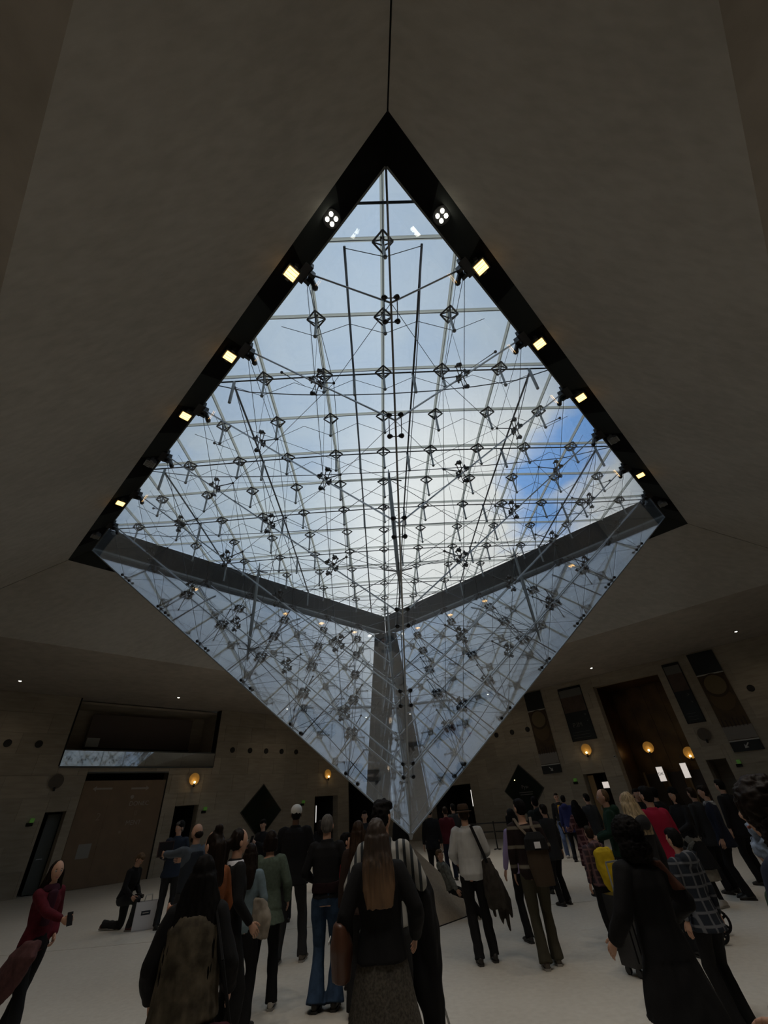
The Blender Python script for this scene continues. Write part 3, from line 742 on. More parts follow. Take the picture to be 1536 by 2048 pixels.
for side, s_, z, lab in (('L', 10.06, 1.8, 'vertical white tube light at the left wall doorway'), ('R', -9.98, 1.95, 'vertical white tube light at the far right passage behind the hat')):
    r = wall_empty(side, 'tube_light', s_, -.05, z, lab, 'tube light', 'tube lights')
    MB().box(-.03, .03, -.02, .0, -.42, .42).build('back_plate', M_frame, r)
    MB().tube((0, .02, -.4), (0, .02, .4), .018, 8).build('tube', M_tubeL, r)
# shop fronts in the dark doorways: shelves and a till
for side, s_, n, lab in (('L', 10.9, -2.6, 'dim shelving unit inside the lit doorway of the left wall'), ('L', 14.0, -2.6, 'dim shelving unit inside the far left passage'), ('R', -11.2, -2.6, 'dim shelving unit inside the far right passage')):
    r = wall_empty(side, 'shelving_unit', s_, n, 0, lab, 'shelving'); mm = mat('dim shelf', (.07, .065, .055), .6)
    for x in (-.6, .57): MB().box(x, x+.03, 0, .35, .0, 2.0).build('side_panel', mm, r)
    for z in (.1, .6, 1.1, 1.6, 1.97): MB().box(-.57, .57, 0, .35, z, z+.03).build('shelf', mm, r)
# banners on the right wall
def big_banner(s_, label, z0=2.71):
    r = wall_empty('R', 'banner', s_, .03, 0, label, 'banner', 'tall hanging banners'); w = .54
    MB().box(-w, w, 0, .03, 5.84, 6.80).build('black_panel', mat('banner black', (.010, .013, .013), .6), r)
    MB().box(-w, w, 0, .035, 5.79, 5.83).build('white_line', M_print, r)
    MB().box(-w, w, 0, .028, 3.14, 5.78).build('picture_field', mat('banner brown', (.085, .052, .022), .7, tex=('noise', 3, .35)), r)
    MB().tube((0, .028, 5.32), (0, .036, 5.32), .50, 32).build('dark_ring', mat('banner ring', (.05, .03, .012), .7), r)
    MB().tube((0, .036, 5.34), (0, .042, 5.34), .41, 32).build('light_disc', mat('banner disc', (.17, .125, .065), .7), r)
    MB().tube((0, .03, 4.72), (0, .033, 4.72), .45, 32).build('arch_ring', mat('banner arch', (.11, .07, .03), .7), r)
    mb = MB()
    for k in range(7): mb.box(-w+.08+k*.14, -w+.13+k*.14, .028, .034, 3.62, 3.98-.06*(k % 3))
    tag(mb.build('figures', mat('banner figures', (.035, .02, .015), .7), r), kind='stuff')
    MB().box(-w, w, .0, .034, 3.16, 3.66).build('pale_field', mat('banner pale', (.24, .22, .20), .7), r)
    MB().box(-w, w, 0, .04, 3.09, 3.13).build('white_line', M_print, r)
    MB().box(-w, w, .0, .05, z0, 3.08).build('arrow_panel', MATS['banner black'], r)
    c = .0; mb = MB(); dx = 1 if s_ < 0 else -1
    d = V((dx, 0, -1)).normalized(); e = V((1*dx, 0, 1)).normalized(); c0 = V((0, .052, 2.9))
    def q(u, v): return c0+d*u+e*v
    mb.prism([q(-.15, -.02), q(.09, -.02), q(.09, .02), q(-.15, .02)], (0, .004, 0)); mb.prism([q(.12, 0), q(.0, .09), q(.0, .04), q(.06, 0), q(.0, -.04), q(.0, -.09)], (0, .005, 0))
    mb.build('arrow', M_print, r)
def small_banner(s_, label, w, txt):
    r = wall_empty('R', 'banner', s_, .03, 0, label, 'banner', 'narrow framed banners')
    MB().box(-w-.04, w+.04, 0, .02, 3.98, 6.62).build('banner_frame', M_black, r)
    MB().box(-w, w, .02, .03, 6.12, 6.5).build('grey_field', mat('banner grey', (.15, .145, .135), .7), r)
    MB().box(-w, w, .02, .03, 5.35, 6.12).build('rose_field', mat('banner rose', (.11, .075, .06), .7, tex=('noise', 3, .3)), r)
    MB().box(-w, w, .02, .03, 4.02, 5.35).build('black_field', mat('banner blue black', (.006, .011, .013), .6), r)
    for k in range(3): MB().box(-w+.05, w-.3, .03, .033, 6.22+k*.08, 6.235+k*.08).build('print_line', M_printd, r)
    if txt: flat_text(r, 'lettering', txt, .30, -.12, 4.72, M_printd, .032)
    flat_text(r, 'lettering', '>', .2, w-.16, 5.15, M_printd, .032)
    flat_text(r, 'lettering', 'v', .16, w-.14, 4.85, M_printd, .032)
    for k in range(3): MB().box(-w+.1, w-.2, .03, .033, 4.12+k*.13, 4.13+k*.13).build('print_line', M_printd, r)
big_banner(-4.44, 'tall banner with pale disc and arrow on the right wall, above the diamond window')
big_banner(4.44, 'tall banner with pale disc and arrow at the far right of the right wall')
small_banner(-2.2, 'framed dark banner left of the bronze recess', .62, 'P.IM')
small_banner(3.07, 'framed narrow dark banner right of the bronze recess', .34, '')
# bronze recess fittings: lower doors with lit signs
rb = empty('bronze_entrance', RW(.73, -2.4, 0), 0, 'bronze clad entrance with lit doorways at the back of the tall recess', 'entrance')
M_goldl = mat('lit-coloured bronze jamb', (.26, .16, .07), .5)  # brighter copy of the bronze, lamp light put into its colour
for k, (a0, a1) in enumerate(((-.62, .0), (.38, 1.0), (1.35, 1.9))):
    fr(rbox(MB(), a0, a1, -2.48, -2.42, 0, 2.3).build('door_leaf', mat('dark bronze door', (.035, .018, .008), .3)), rb)
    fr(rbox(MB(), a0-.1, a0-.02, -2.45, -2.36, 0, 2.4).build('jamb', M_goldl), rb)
for k in range(4): fr(rbox(MB(), -.88+k*.81, -.09+k*.81, -2.49, -2.465, 2.45, 6.3).build('bronze_panel', M_gold), rb)
for s_, n, z, w, h, lab, tx in ((-2.05, -.5, 2.0, .16, .13, 'lit white notice in the timber doorway', ''), (.25, -1.9, 2.25, .14, .30, 'lit white sign with black letters in the bronze recess, left one', 'DK'), (1.35, -1.9, 2.3, .13, .30, 'lit white sign in the bronze recess, right one', '')):
    r = wall_empty('R', 'lit_sign', s_, n, z, lab, 'sign', 'lit white entrance signs')
    MB().box(-w, w, 0, .03, -h, h).build('sign_panel', M_signlit, r)
    if tx: flat_text(r, 'lettering', tx, .17, 0, 0, M_black, .033)
    MB().box(-w-.02, w+.02, -.03, 0, -h-.02, h+.02).build('sign_box', M_frame, r)
    MB().tube((0, -.015, h+.02), (0, -.015, h+.3), .012, 6).build('hanger', M_frame, r)
r = wall_empty('R', 'timber_door', -2.6, -.3, 0, 'open lit-coloured timber door in the doorway left of the bronze recess', 'door')
MB().box(-.16, .12, 0, .05, .02, 2.45).build('door_leaf', mat('lit-coloured timber', (.36, .22, .09), .5), r); MB().box(.06, .09, .05, .1, 1.0, 1.15).build('door_handle', M_steel, r)  # light on the leaf is put into its brighter timber colour
# wall sconce uplights, security camera, left bench box
r = wall_empty('R', 'wall_camera', -.98, .02, 3.1, 'small white security camera at the bronze recess edge', 'camera'); MB().box(-.04, .04, 0, .1, -.05, .05).build('body', M_print, r); MB().tube((0, .1, 0), (0, .13, 0), .025, 10).build('lens', M_black, r)
r = wall_empty('L', 'wall_cabinet', -4.95, .02, .35, 'dark low wall cabinet at the left picture edge', 'cabinet'); MB().box(-.45, .4, 0, .25, 0, .75).build('body', mat('cabinet dark', (.03, .03, .03), .5), r); MB().box(-.4, .35, .25, .26, .05, .7).build('door', MATS['cabinet dark'], r)
# queue barrier near the right wall
def barrier(p, label):
    r = empty('barrier_post', p, 0, label, 'barrier post', 'queue barrier posts'); MB().loft([((0, 0, 0), (.17, 0, 0), (0, .17, 0)), ((0, 0, .03), (.15, 0, 0), (0, .15, 0))], 20).build('base', M_clamp, r)
    MB().tube((0, 0, .03), (0, 0, .95), .028, 12).build('post', M_clamp, r); MB().tube((0, 0, .9), (0, 0, .99), .04, 12).build('belt_head', M_black, r)
bps = [V((2.1, 12.9, 0)), V((4.3, 12.0, 0)), V((6.0, 10.4, 0)), V((7.6, 8.8, 0))]
for i, p in enumerate(bps): barrier(p, 'black queue barrier post before the right wall, %s from the left' % ['first', 'second', 'third', 'fourth'][i])
for i, (p, q) in enumerate(zip(bps, bps[1:])):
    r = empty('barrier_belt', p, 0, 'black double queue belt between the %s barrier posts' % ['two leftmost', 'middle two', 'two rightmost'][i], 'belt')
    for z in (.93, .62):
        d = (q-p).normalized(); mb = MB(); mb.frame(p+d*.045, d, Z.cross(d), Z, 0, (q-p).length-.09, -.003, .003, z-.025, z+.025); o = mb.build('belt', M_clamp); fr(o, r)
# ------------------------------------------------------------------ people
SHOP = bpy.data.scenes.new('workshop')                   # an empty side scene keeps each evaluation quick; removed at the end
def remesh(mb, vox, smooth=3):
    me = mb.me(); bm = bmesh.new(); bm.from_mesh(me); bmesh.ops.recalc_face_normals(bm, faces=bm.faces); bm.to_mesh(me); bm.free()
    o = bpy.data.objects.new('tmp', me); SHOP.collection.objects.link(o)
    m = o.modifiers.new('r', 'REMESH'); m.mode = 'VOXEL'; m.voxel_size = vox; m.use_smooth_shade = True
    if smooth: k = o.modifiers.new('s', 'SMOOTH'); k.iterations = smooth; k.factor = .5
    
    with bpy.context.temp_override(scene=SHOP, view_layer=SHOP.view_layers[0]): dg = bpy.context.evaluated_depsgraph_get(); dg.update()
    r = bpy.data.meshes.new_from_object(o.evaluated_get(dg)); bpy.data.objects.remove(o); bpy.data.meshes.remove(me)
    return r
def folds(me, amp, f=(9, 9, 4), seed=0):
    if amp <= 0: return
    n = len(me.vertices); co = [0.]*(3*n); no = [0.]*(3*n); me.vertices.foreach_get('co', co); me.vertices.foreach_get('normal', no)
    for i in range(0, 3*n, 3):
        x, y, z = co[i]*f[0], co[i+1]*f[1], co[i+2]*f[2]
        a = amp*(NZ.noise((x+seed, y, z))+.5*NZ.noise((x*2, y*2+seed, z*2.3)))
        co[i] += no[i]*a; co[i+1] += no[i+1]*a; co[i+2] += no[i+2]*a
    me.vertices.foreach_set('co', co); me.update()
def put(name, me, m, parent): me.materials.clear(); return link(name, me, m, parent, True)
def limb(mb, p, q, r0, r1, bulge=0., n=10, fl=1.0):
    p, q = V(p), V(q); d = (q-p); L_ = d.length
    if L_ < 1e-4: return
    d /= L_; a = d.cross(V((0, 1, .13))).normalized(); b = d.cross(a)
    secs = []
    for t, k in ((-.6*r0/L_, .55), (-.25*r0/L_, .9), (0, 1), (.25, 1+bulge), (.5, 1+bulge*.8), (.75, 1+bulge*.2), (1, 1), (1+.25*r1/L_, .9), (1+.6*r1/L_, .55)):
        r = (r0+(r1-r0)*min(max(t, 0), 1))*k; secs.append((p+d*L_*t, a*r, b*r*fl))
    mb.loft(secs, n)
def ik(S_, T_, a, b, hint):
    d = T_-S_; L_ = d.length; mx_ = (a+b)*.995
    if L_ > mx_: T_ = S_+d*(mx_/L_); d = T_-S_; L_ = mx_
    d = d/L_; c = (a*a-b*b+L_*L_)/(2*L_); h = math.sqrt(max(a*a-c*c, 0)); hv = hint-d*hint.dot(d)
    hv = hv.normalized() if hv.length > 1e-4 else d.orthogonal().normalized()
    return S_+d*c+hv*h, T_
# shared head ------------------------------------------------------
def head_mesh(hi):
    nu, nv = (36, 28) if hi else (20, 16); mb = MB(); vs = []
    for jx in range(nv+1):
        th_ = math.pi*jx/nv
        for i in range(nu):
            ph = math.tau*i/nu; x, y, z = math.sin(th_)*math.sin(ph), math.sin(th_)*math.cos(ph), math.cos(th_)
            X, Y_, Z_ = x*.076, y*.093, z*.118
            if z < 0: X *= 1+z*.30; Y_ = Y_*(1+z*.18)+(-z)*.016 if y > 0 else Y_*(1+z*.42)
            if y > 0:
                def g(cx, cz, sx, sz): return math.exp(-((X-cx)/sx)**2-((Z_-cz)/sz)**2)
                Y_ += .021*g(0, -.022, .011, .017)+.008*g(0, .0, .009, .022)
                Y_ -= .010*(g(.031, .004, .016, .011)+g(-.031, .004, .016, .011))
                Y_ += .006*g(0, .022, .045, .008)+.007*g(0, -.058, .020, .007)+.006*g(0, -.070, .018, .006)-.004*g(0, -.064, .022, .003)
                Y_ += .008*g(0, -.095, .018, .014)+.004*(g(.045, -.025, .018, .018)+g(-.045, -.025, .018, .018))
            vs.append(V((X, Y_, Z_)))
    fs = [(jx*nu+i, jx*nu+(i+1) % nu, (jx+1)*nu+(i+1) % nu, (jx+1)*nu+i) for jx in range(nv) for i in range(nu)]
    mb.add(vs, fs)
    for sx in (-1, 1):
        mb.cur = 0; mb.ball((sx*.078, -.008, -.012), .03, 10, 6, (.35, .65, 1.05))
    for sx in (-1, 1):
        mb.cur = 1; mb.ball((sx*.031, .078, .004), .0125, 10, 6)
        mb.cur = 2; mb.ball((sx*.031, .0875, .004), .0062, 8, 5)
        mb.cur = 3; mb.ball((sx*.031, .088, .025), .014, 8, 4, (1, .3, .22))
    mb.cur = 4; mb.ball((0, .0925, -.064), .020, 10, 5, (1, .38, .36))
    return mb
HEADS = {True: head_mesh(True), False: head_mesh(False)}
def hand_mb(curl, hi):                                   # wrist at origin, fingers along -z, palm facing -y, thumb towards +x
    mb = MB(); n = 7 if hi else 5
    mb.loft([(V((0, 0, .01)), V((.024, 0, 0)), V((0, .018, 0))), (V((0, 0, -.02)), V((.030, 0, 0)), V((0, .017, 0))), (V((0, 0, -.055)), V((.040, 0, 0)), V((0, .015, 0))), (V((0, 0, -.085)), V((.040, 0, 0)), V((0, .012, 0))), (V((0, 0, -.092)), V((.034, 0, 0)), V((0, .008, 0)))], 10)
    for x, L_, r in ((.030, .070, .0085), (.010, .080, .0088), (-.010, .074, .0085), (-.029, .058, .0075)):
        p = V((x, 0, -.082)); a = curl*.5
        for k, f in enumerate((.45, .31, .26)):
            q = p+V((x*.05, -math.sin(a), -math.cos(a)))*L_*f; mb.tube(p, q, r*(1-.08*k), n, r*(.93-.08*k)); mb.ball(q, r*(.95-.08*k), n, 4); p = q; a += curl*.6
    p = V((.030, -.002, -.028)); a = .75
    for f, r in ((.034, .0115), (.030, .0100), (.024, .0088)):
        q = p+V((math.sin(a)*.8, -.35*curl, -math.cos(a))).normalized()*f; mb.tube(p, q, r, n, r*.92); mb.ball(q, r*.92, n, 4); p = q; a -= .28
    return mb
HANDS = {(c, h): hand_mb(c, h) for c in (.35, 1.0) for h in (True, False)}
def cloth(name, col, kind=None, sc=8, amt=.3, c2=None, th=None, rough=.9):
    t = None
    if kind: t = (kind, sc, amt) + ((c2,) if c2 else ()) + ((th,) if th is not None else ())
    return mat('cloth '+name, col, rough, tex=t, spec=.2)
C_black = cloth('black', (.010, .010, .011)); C_navy = cloth('navy', (.012, .016, .030)); C_char = cloth('charcoal', (.025, .026, .028))
C_jean = cloth('blue denim', (.035, .065, .12), 'noise', 12, .4); C_jean2 = cloth('light denim', (.10, .14, .25), 'noise', 12, .3)
C_khaki = cloth('olive trousers', (.05, .045, .03)); C_skin = mat('skin', (.50, .29, .20), .55, spec=.3); C_skind = mat('dark skin', (.13, .07, .045), .5, spec=.3)
C_shoe = mat('dark shoe', (.02, .018, .017), .5); C_shoew = mat('pale trainer', (.38, .35, .31), .6); C_sole = mat('sole', (.25, .24, .22), .7)
H_black = mat('black hair', (.006, .005, .005), .75, tex=('hair', 60, .5), spec=.12); H_brown = mat('brown hair', (.035, .020, .012), .5, tex=('hair', 60, .5), spec=.1)
H_dk = mat('dark brown hair', (.016, .010, .007), .5, tex=('hair', 60, .5), spec=.1); H_blond = mat('blond hair', (.38, .29, .17), .5, tex=('hair', 70, .55), spec=.15); H_grey = mat('grey hair', (.13, .12, .11), .6, tex=('hair', 60, .4), spec=.12)
H_sand = mat('sandy hair', (.14, .085, .045), .6, tex=('hair', 60, .4), spec=.12)
def eye_mats(skin): return [skin, mat('eye white', (.5, .48, .45), .3), mat('iris', (.02, .012, .008), .2), mat('brow', (.02, .012, .008), .8), mat('lips', (.33, .12, .10), .5)]

def person(label, pos, yaw, H=1.72, fem=False, hi=1, top=None, topc=C_black, hem=.92, flare=0., sleeves=True, bottom='trousers', botc=C_black, ankle=.06, skirt=(.45, .24),
           hair='short', hairc=H_black, hairlen=1.35, skin=C_skin, shoec=C_shoe, feet=None, arms=(None, None), lean=(0, 0), headturn=0., headpitch=0., pelvis=None, knees=None,
           curl=.35, build_=1.0, topname='jacket', hat=None, hatc=None, stiff=0, group=None, thick=.018, legl=None, amp=None, boots=False, width=1.):
    vox = {2: .010, 1: .016, 0: .024}[hi]
    root = empty('person', pos, yaw, label, 'person', group); k = H/1.75
    P_ = V(pelvis) if pelvis else V((0, 0, .93)); sw = (.150 if fem else .172)*width; hw = .095
    tilt = M.Rotation(lean[1], 3, 'Y') @ M.Rotation(-lean[0], 3, 'X')
    D = tilt @ V((0, 0, 1)); R_ = tilt @ V((1, 0, 0)); Fw = D.cross(R_)*1.0
    def T(u, x=0, y=0): return P_+D*(u*.54)+R_*x+Fw*y
    hipL, hipR = P_+V((-hw, 0, -.02)), P_+V((hw, 0, -.02))
    ft = feet or ((-.11, -.02), (.11, .04)); ank = [V((f[0], f[1], f[2] if len(f) > 2 else .085)) for f in ft]
    kn = []
    for hp, an, i in ((hipL, ank[0], 0), (hipR, ank[1], 1)):
        hint = V(knees[i]) if knees else V((0, 1, 0)); q, e = ik(hp, an, .43, .425, hint); kn.append(q); ank[i] = e
    sh = [T(.93, -sw), T(.93, sw)]
    defs = (V((-.29, .03, .80)), V((.29, .03, .80))); wr = []; el = []
    for i in (0, 1):
        a = arms[i]; tg = P_-V((0, 0, .93))+V(a[:3]) if a else sh[i]+(defs[i]-V((-.185 if i == 0 else .185, 0, 1.43)))
        hint = V(a[3]) if a and len(a) > 3 else V(((-.6, .6)[i], -.8, -.6)); q, e = ik(sh[i], tg, .285, .255, hint); el.append(q); wr.append(e)
    w_ = build_
    def torso(mb, g, u0=-.14, u1=1.0, fl_=0.):
        tb = [(-.14, .15, .105, 0), (0, .168 if fem else .160, .118, -.01), (.18, .150, .105, 0), (.34, .128 if fem else .145, .095, .005), (.55, .145 if fem else .160, .112, .01), (.74, .158 if fem else .178, .110, .005), (.90, .135 if fem else .155, .088, -.005), (.98, .075, .065, -.005), (1.04, .058, .058, 0)]
        secs = []
        for u, rx, ry, oy in tb:
            if u < u0-1e-6 or u > u1+1e-6: continue
            secs.append((T(u, 0, oy), R_*(rx*w_*min(width, 1.2)+g), Fw*(ry*w_+g)))
        mb.loft(secs, 18)
    HC = T(1.02)+(tilt.lerp(M.Identity(3), .5) if False else tilt) @ V((0, .018, .165))
    hm = M.Translation(HC) @ (tilt @ M.Rotation(headturn, 3, 'Z') @ M.Rotation(headpitch, 3, 'X')).to_4x4()
    # --- body, one surface
    mb = MB(); torso(mb, 0.); limb(mb, T(.97), HC+V((0, -.01, -.05)), .058, .055, 0, 12)
    for i in (0, 1):
        limb(mb, sh[i], el[i], .050*w_, .038*w_, .12); limb(mb, el[i], wr[i], .038*w_, .026, .12)
        limb(mb, (hipL, hipR)[i], kn[i], .085*w_, .056, .06, 12); limb(mb, kn[i], ank[i], .054, .036, .16, 12)
        limb(mb, ank[i]+V((0, -.03, -.045)), ank[i]+V((0, .13, -.055)), .036, .030, 0, 8)
        limb(mb, T(.80, (-.09, .09)[i]), sh[i], .07*w_, .055*w_, 0)
    body = remesh(mb, max(vox, .018), 2)
    out = MB(); out.add([v.co for v in body.vertices], [tuple(p.vertices) for p in body.polygons]); bpy.data.meshes.remove(body)
    hd = HEADS[hi == 2]; b0 = len(out.v)
    out.v += [hm @ v for v in hd.v]; out.f += [tuple(x+b0 for x in f) for f in hd.f]; out.mi += hd.mi
    for i in (0, 1):
        hh = HANDS[(1.0 if curl > .6 else .35, hi == 2)]; dz = -(wr[i]-el[i]).normalized(); yv = V((0, -1, 0)) if i else V((0, -1, 0))
        inn = V((1 if i == 0 else -1, 0, 0)); yv = inn-dz*inn.dot(dz)          # palms face inward
        yv = (-yv).normalized(); xv = yv.cross(dz); 
        if xv.y < 0: xv = -xv                                                     # thumb points forward
        wm = M(((xv.x, yv.x, dz.x, wr[i].x), (xv.y, yv.y, dz.y, wr[i].y), (xv.z, yv.z, dz.z, wr[i].z), (0, 0, 0, 1))); b0 = len(out.v)
        out.v += [wm @ v for v in hh.v]; out.f += [tuple(x+b0 for x in f) for f in hh.f]; out.mi += [0]*len(hh.f)
    out.v = [v*k for v in out.v]
    put_b = out.build('body', eye_mats(skin), root, True)
    amp = amp if amp is not None else .008
    sd = hash(label) % 97
    import zlib; sd = zlib.crc32(label.encode()) % 97
    def fin(mb, name, m, amp_=amp, f=(9, 9, 4), sm=3, vx=vox):
        me = remesh(mb, vx, sm); folds(me, amp_, f, sd); me.transform(M.Scale(k, 4)); return put(name, me, m, root)
    # --- lower garment
    if bottom in ('trousers', 'legs'):
        mb = MB(); g = .012 if bottom == 'trousers' else .006
        mb.loft([(T(u), R_*(rx*w_+g), Fw*(ry*w_+g)) for u, rx, ry in ((-.12, .15, .11), (0, .168, .122), (.12, .155, .11), (.2, .148, .104))], 16)
        for i in (0, 1):
            hp = (hipL, hipR)[i]; limb(mb, hp, kn[i], (.088+g)*w_, .060+g, .05, 12)
            a = ank[i]+(ank[i]-kn[i]).normalized()*.035; d = (a-kn[i]).normalized(); ax = d.cross(V((0, 1, 0))).normalized(); bx = d.cross(ax)
            mb.loft([(kn[i]-d*.03, ax*(.058+g), bx*(.058+g)), (kn[i].lerp(a, .3), ax*(.058+g), bx*(.062+g)), (kn[i].lerp(a, .7), ax*((.05+ankle)/2+g), bx*((.055+ankle)/2+g)), (a, ax*(ankle+g), bx*(ankle*1.15+g))], 12)
        fin(mb, bottom if bottom == 'trousers' else 'tights', botc, amp, (10, 10, 6))
    if skirt and bottom == 'skirt':
        mb = MB(); z0, rr = skirt
        mb.loft([(T(.2), R_*.15, Fw*.11), (T(0), R_*.185, Fw*.14), (V((P_.x, P_.y, (P_.z+z0)/2)), V(((.19+rr)/2, 0, 0)), V((0, (.15+rr*.8)/2, 0))), (V((P_.x, P_.y+.02, z0)), V((rr, 0, 0)), V((0, rr*.8, 0)))], 20)
        fin(mb, 'skirt', botc, amp*1.3, (12, 12, 1.2))
        for i in (0, 1):
            mb = MB(); limb(mb, kn[i], ank[i], .06, .042, .14, 10); fin(mb, 'tights', C_black, 0)
    # --- upper garment
    g = thick; mb = MB(); torso(mb, g, -.14 if hem < .9 else 0, .98)
    hz = hem-.93
    if hem < .86:
        mb.loft([(T(0), R_*(.168*w_+g), Fw*(.122*w_+g)), (T(hz/.54*.5), R_*(.175*w_+g+flare*.5), Fw*(.13*w_+g+flare*.5)), (T(hz/.54), R_*(.175*w_+g+flare), Fw*(.14*w_+g+flare))], 20)
    for i in (0, 1):
        limb(mb, T(.82, (-.08, .08)[i]), sh[i], .066*w_+g*.8, .050*w_+g*.7, 0, 12)
        if sleeves:
            limb(mb, sh[i], el[i], .050*w_+g*.75, .041*w_+g*.7, .06, 12)
            e = el[i].lerp(wr[i], .93 if sleeves is True else sleeves); limb(mb, el[i], e, .041*w_+g*.7, .030+g*.7, .05, 12)
        else: limb(mb, sh[i], sh[i].lerp(el[i], .5), .056*w_+g, .056*w_+g, 0, 12)
    if top == 'hood': mb.ball(T(.97, 0, -.10), .11, 12, 8, (1.1, .7, .8))
    if top in ('collar', 'coat', 'hood'): mb.loft([(T(.95), R_*.095, Fw*.085), (T(1.06, 0, -.005), R_*.078, Fw*.075)], 16)
    if top == 'scarf': pass
    fin(mb, topname, topc, amp)
    if top == 'scarf':
        s2 = MB(); s2.loft([(T(.94), R_*.12, Fw*.11), (T(1.0), R_*.115, Fw*.105), (T(1.08), R_*.09, Fw*.09)], 16); s2.frame(T(.95, .02, .12), R_, Fw, -D, -.06, .06, 0, .03, 0, .35); fin(s2, 'scarf', hatc or C_char, .012)
    # --- shoes
    for i in (0, 1):
        a = ank[i]; tr = (kn[i]-a).normalized(); lifted = a.z > .12
        rotm = M.Rotation(0, 3, 'X') if not lifted else V((0, 0, 1)).rotation_difference(tr).to_matrix()
        def sp(x, y, z): return a+rotm @ V((x, y, z))
        yaw_o = (-.12, .12)[i]
        sb = MB(); sb.loft([(sp(0, -.085, -.04), V((.028, 0, 0)), rotm @ V((0, 0, .035))), (sp(0, -.05, -.03), V((.04, 0, 0)), rotm @ V((0, 0, .05))), (sp(0, .03, -.032), V((.043, 0, 0)), rotm @ V((0, 0, .045))), (sp(yaw_o*.1, .11, -.048), V((.048, 0, 0)), rotm @ V((0, 0, .03))), (sp(yaw_o*.2, .165, -.055), V((.038, 0, 0)), rotm @ V((0, 0, .022))), (sp(yaw_o*.2, .185, -.058), V((.015, 0, 0)), rotm @ V((0, 0, .012)))], 12)
        sb.loft([(sp(0, 0, -.02), V((.042, 0, 0)), V((0, .05, 0))), (a+tr*(.14 if boots else .03), V((.045, 0, 0)), V((0, .05, 0)))], 12)
        me = remesh(sb, .012 if hi else .018, 2); me.transform(M.Scale(k, 4)); so = put('shoe', me, shoec, root)
        q = MB(); pts = [sp(x, y, -.085) for x, y in ((-.03, -.09), (.03, -.09), (.045, -.03), (.042, .05), (.05, .12), (.03, .185), (-.03, .185), (-.05, .12), (-.042, .05), (-.045, -.03))]
        q.prism(pts, rotm @ V((0, 0, .022))); mm = q.me(); mm.transform(M.Scale(k, 4)); s3 = link('sole', mm, C_sole if shoec != C_shoe else C_shoe, so)
    # --- hair / hat
    def hx(x, y, z): return hm @ V((x, y, z))
    def hball(mb, c, r, sc): 
        b0 = MB().ball((0, 0, 0), r, 16, 10, sc); mb.add([hm @ (v+V(c)) for v in b0.v], b0.f)
    mb = MB(); vx = max(vox*.7, .010); am = .006; ff = (40, 40, 5)
    if hair != 'none':
        hball(mb, (0, -.022, .018), 1, (.084, .090, .108))
        if hair == 'short': hball(mb, (0, -.035, -.03), 1, (.074, .07, .06)); hball(mb, (0, .02, .07), 1, (.068, .075, .055))
        if hair == 'crop': mb = MB(); hball(mb, (0, -.024, .016), 1, (.079, .082, .106))
        if hair == 'bald': mb = MB(); hball(mb, (0, -.045, -.02), 1, (.080, .062, .055)); hball(mb, (0, .045, -.085), 1, (.058, .045, .045))
        if hair == 'quiff': hball(mb, (0, .01, .08), 1, (.08, .09, .06)); hball(mb, (.03, .06, .085), 1, (.05, .05, .035)); hball(mb, (0, -.04, -.02), 1, (.083, .07, .07)); am = .014; ff = (30, 30, 30)
        if hair == 'curly': hball(mb, (0, -.03, .02), 1, (.13, .125, .125)); hball(mb, (0, -.06, -.09), 1, (.145, .10, .12)); am = .014; ff = (38, 38, 70)
        if hair == 'bob': hball(mb, (0, -.03, -.03), 1, (.105, .088, .10)); mb.loft([(hx(0, -.03, .02), V((.10, 0, 0)), V((0, .085, 0))), (hx(0, -.035, -.10), V((.108, 0, 0)), V((0, .075, 0))), (hx(0, -.035, -.125), V((.095, 0, 0)), V((0, .065, 0)))], 16)
        if hair in ('long', 'longwide', 'pony', 'bun'):
            if hair == 'pony': hball(mb, (0, -.13, -.0), 1, (.035, .045, .04)); limb(mb, hx(0, -.13, -.02), hx(0, -.14, -.20), .035, .018)
            elif hair == 'bun': hball(mb, (0, -.05, .13), 1, (.045, .045, .042)); limb(mb, hx(0, -.06, .0), hx(0, -.11, -.28), .085, .06)
            else:
                wd = 1.5 if hair == 'longwide' else 1.08; zb = hairlen; top_ = hx(0, -.04, .0)
                bt = V((top_.x, min(top_.y-.05, T(.7).y-.12), zb)); bt = V((T(.6).x*.6+top_.x*.4, T(.6, 0, -.125).y, zb))
                secs = [(top_+D*.03, R_*.05, Fw*.04), (top_, R_*.088*min(wd, 1.15), Fw*.08), (top_.lerp(bt, .22)+Fw*.015, R_*.105*wd, Fw*.085), (top_.lerp(bt, .45), R_*.118*wd, Fw*.07), (top_.lerp(bt, .75), R_*.120*wd, Fw*.045), (bt, R_*.095*wd, Fw*.022)]
                mb.loft(secs, 18)
                for sx in (-1, 1): limb(mb, hx(sx*.07, -.0, .0), hx(sx*.10, -.015, -.22), .032, .03); limb(mb, hx(sx*.10, -.015, -.22), T(.62, sx*.11, .02), .03, .02)
            am = .009
        fin(mb, 'hair', hairc, am, ff, 2, vx)
    if hat == 'cap':
        mb = MB(); hball(mb, (0, -.01, .045), 1, (.092, .105, .088)); m1 = M.Rotation(0, 4, 'X')
        mb.loft([(hx(0, .08, .045), V((.07, 0, 0)), V((0, 0, .006))), (hx(0, .17, .03), V((.05, 0, 0)), V((0, 0, .006)))], 12)
        fin(mb, 'cap', hatc, 0, ff, 2, .009)
    if hat == 'beanie':
        mb = MB(); hball(mb, (0, -.015, .045), 1, (.092, .102, .10)); fin(mb, 'beanie', hatc, .004, (60, 60, 60), 2, .010)
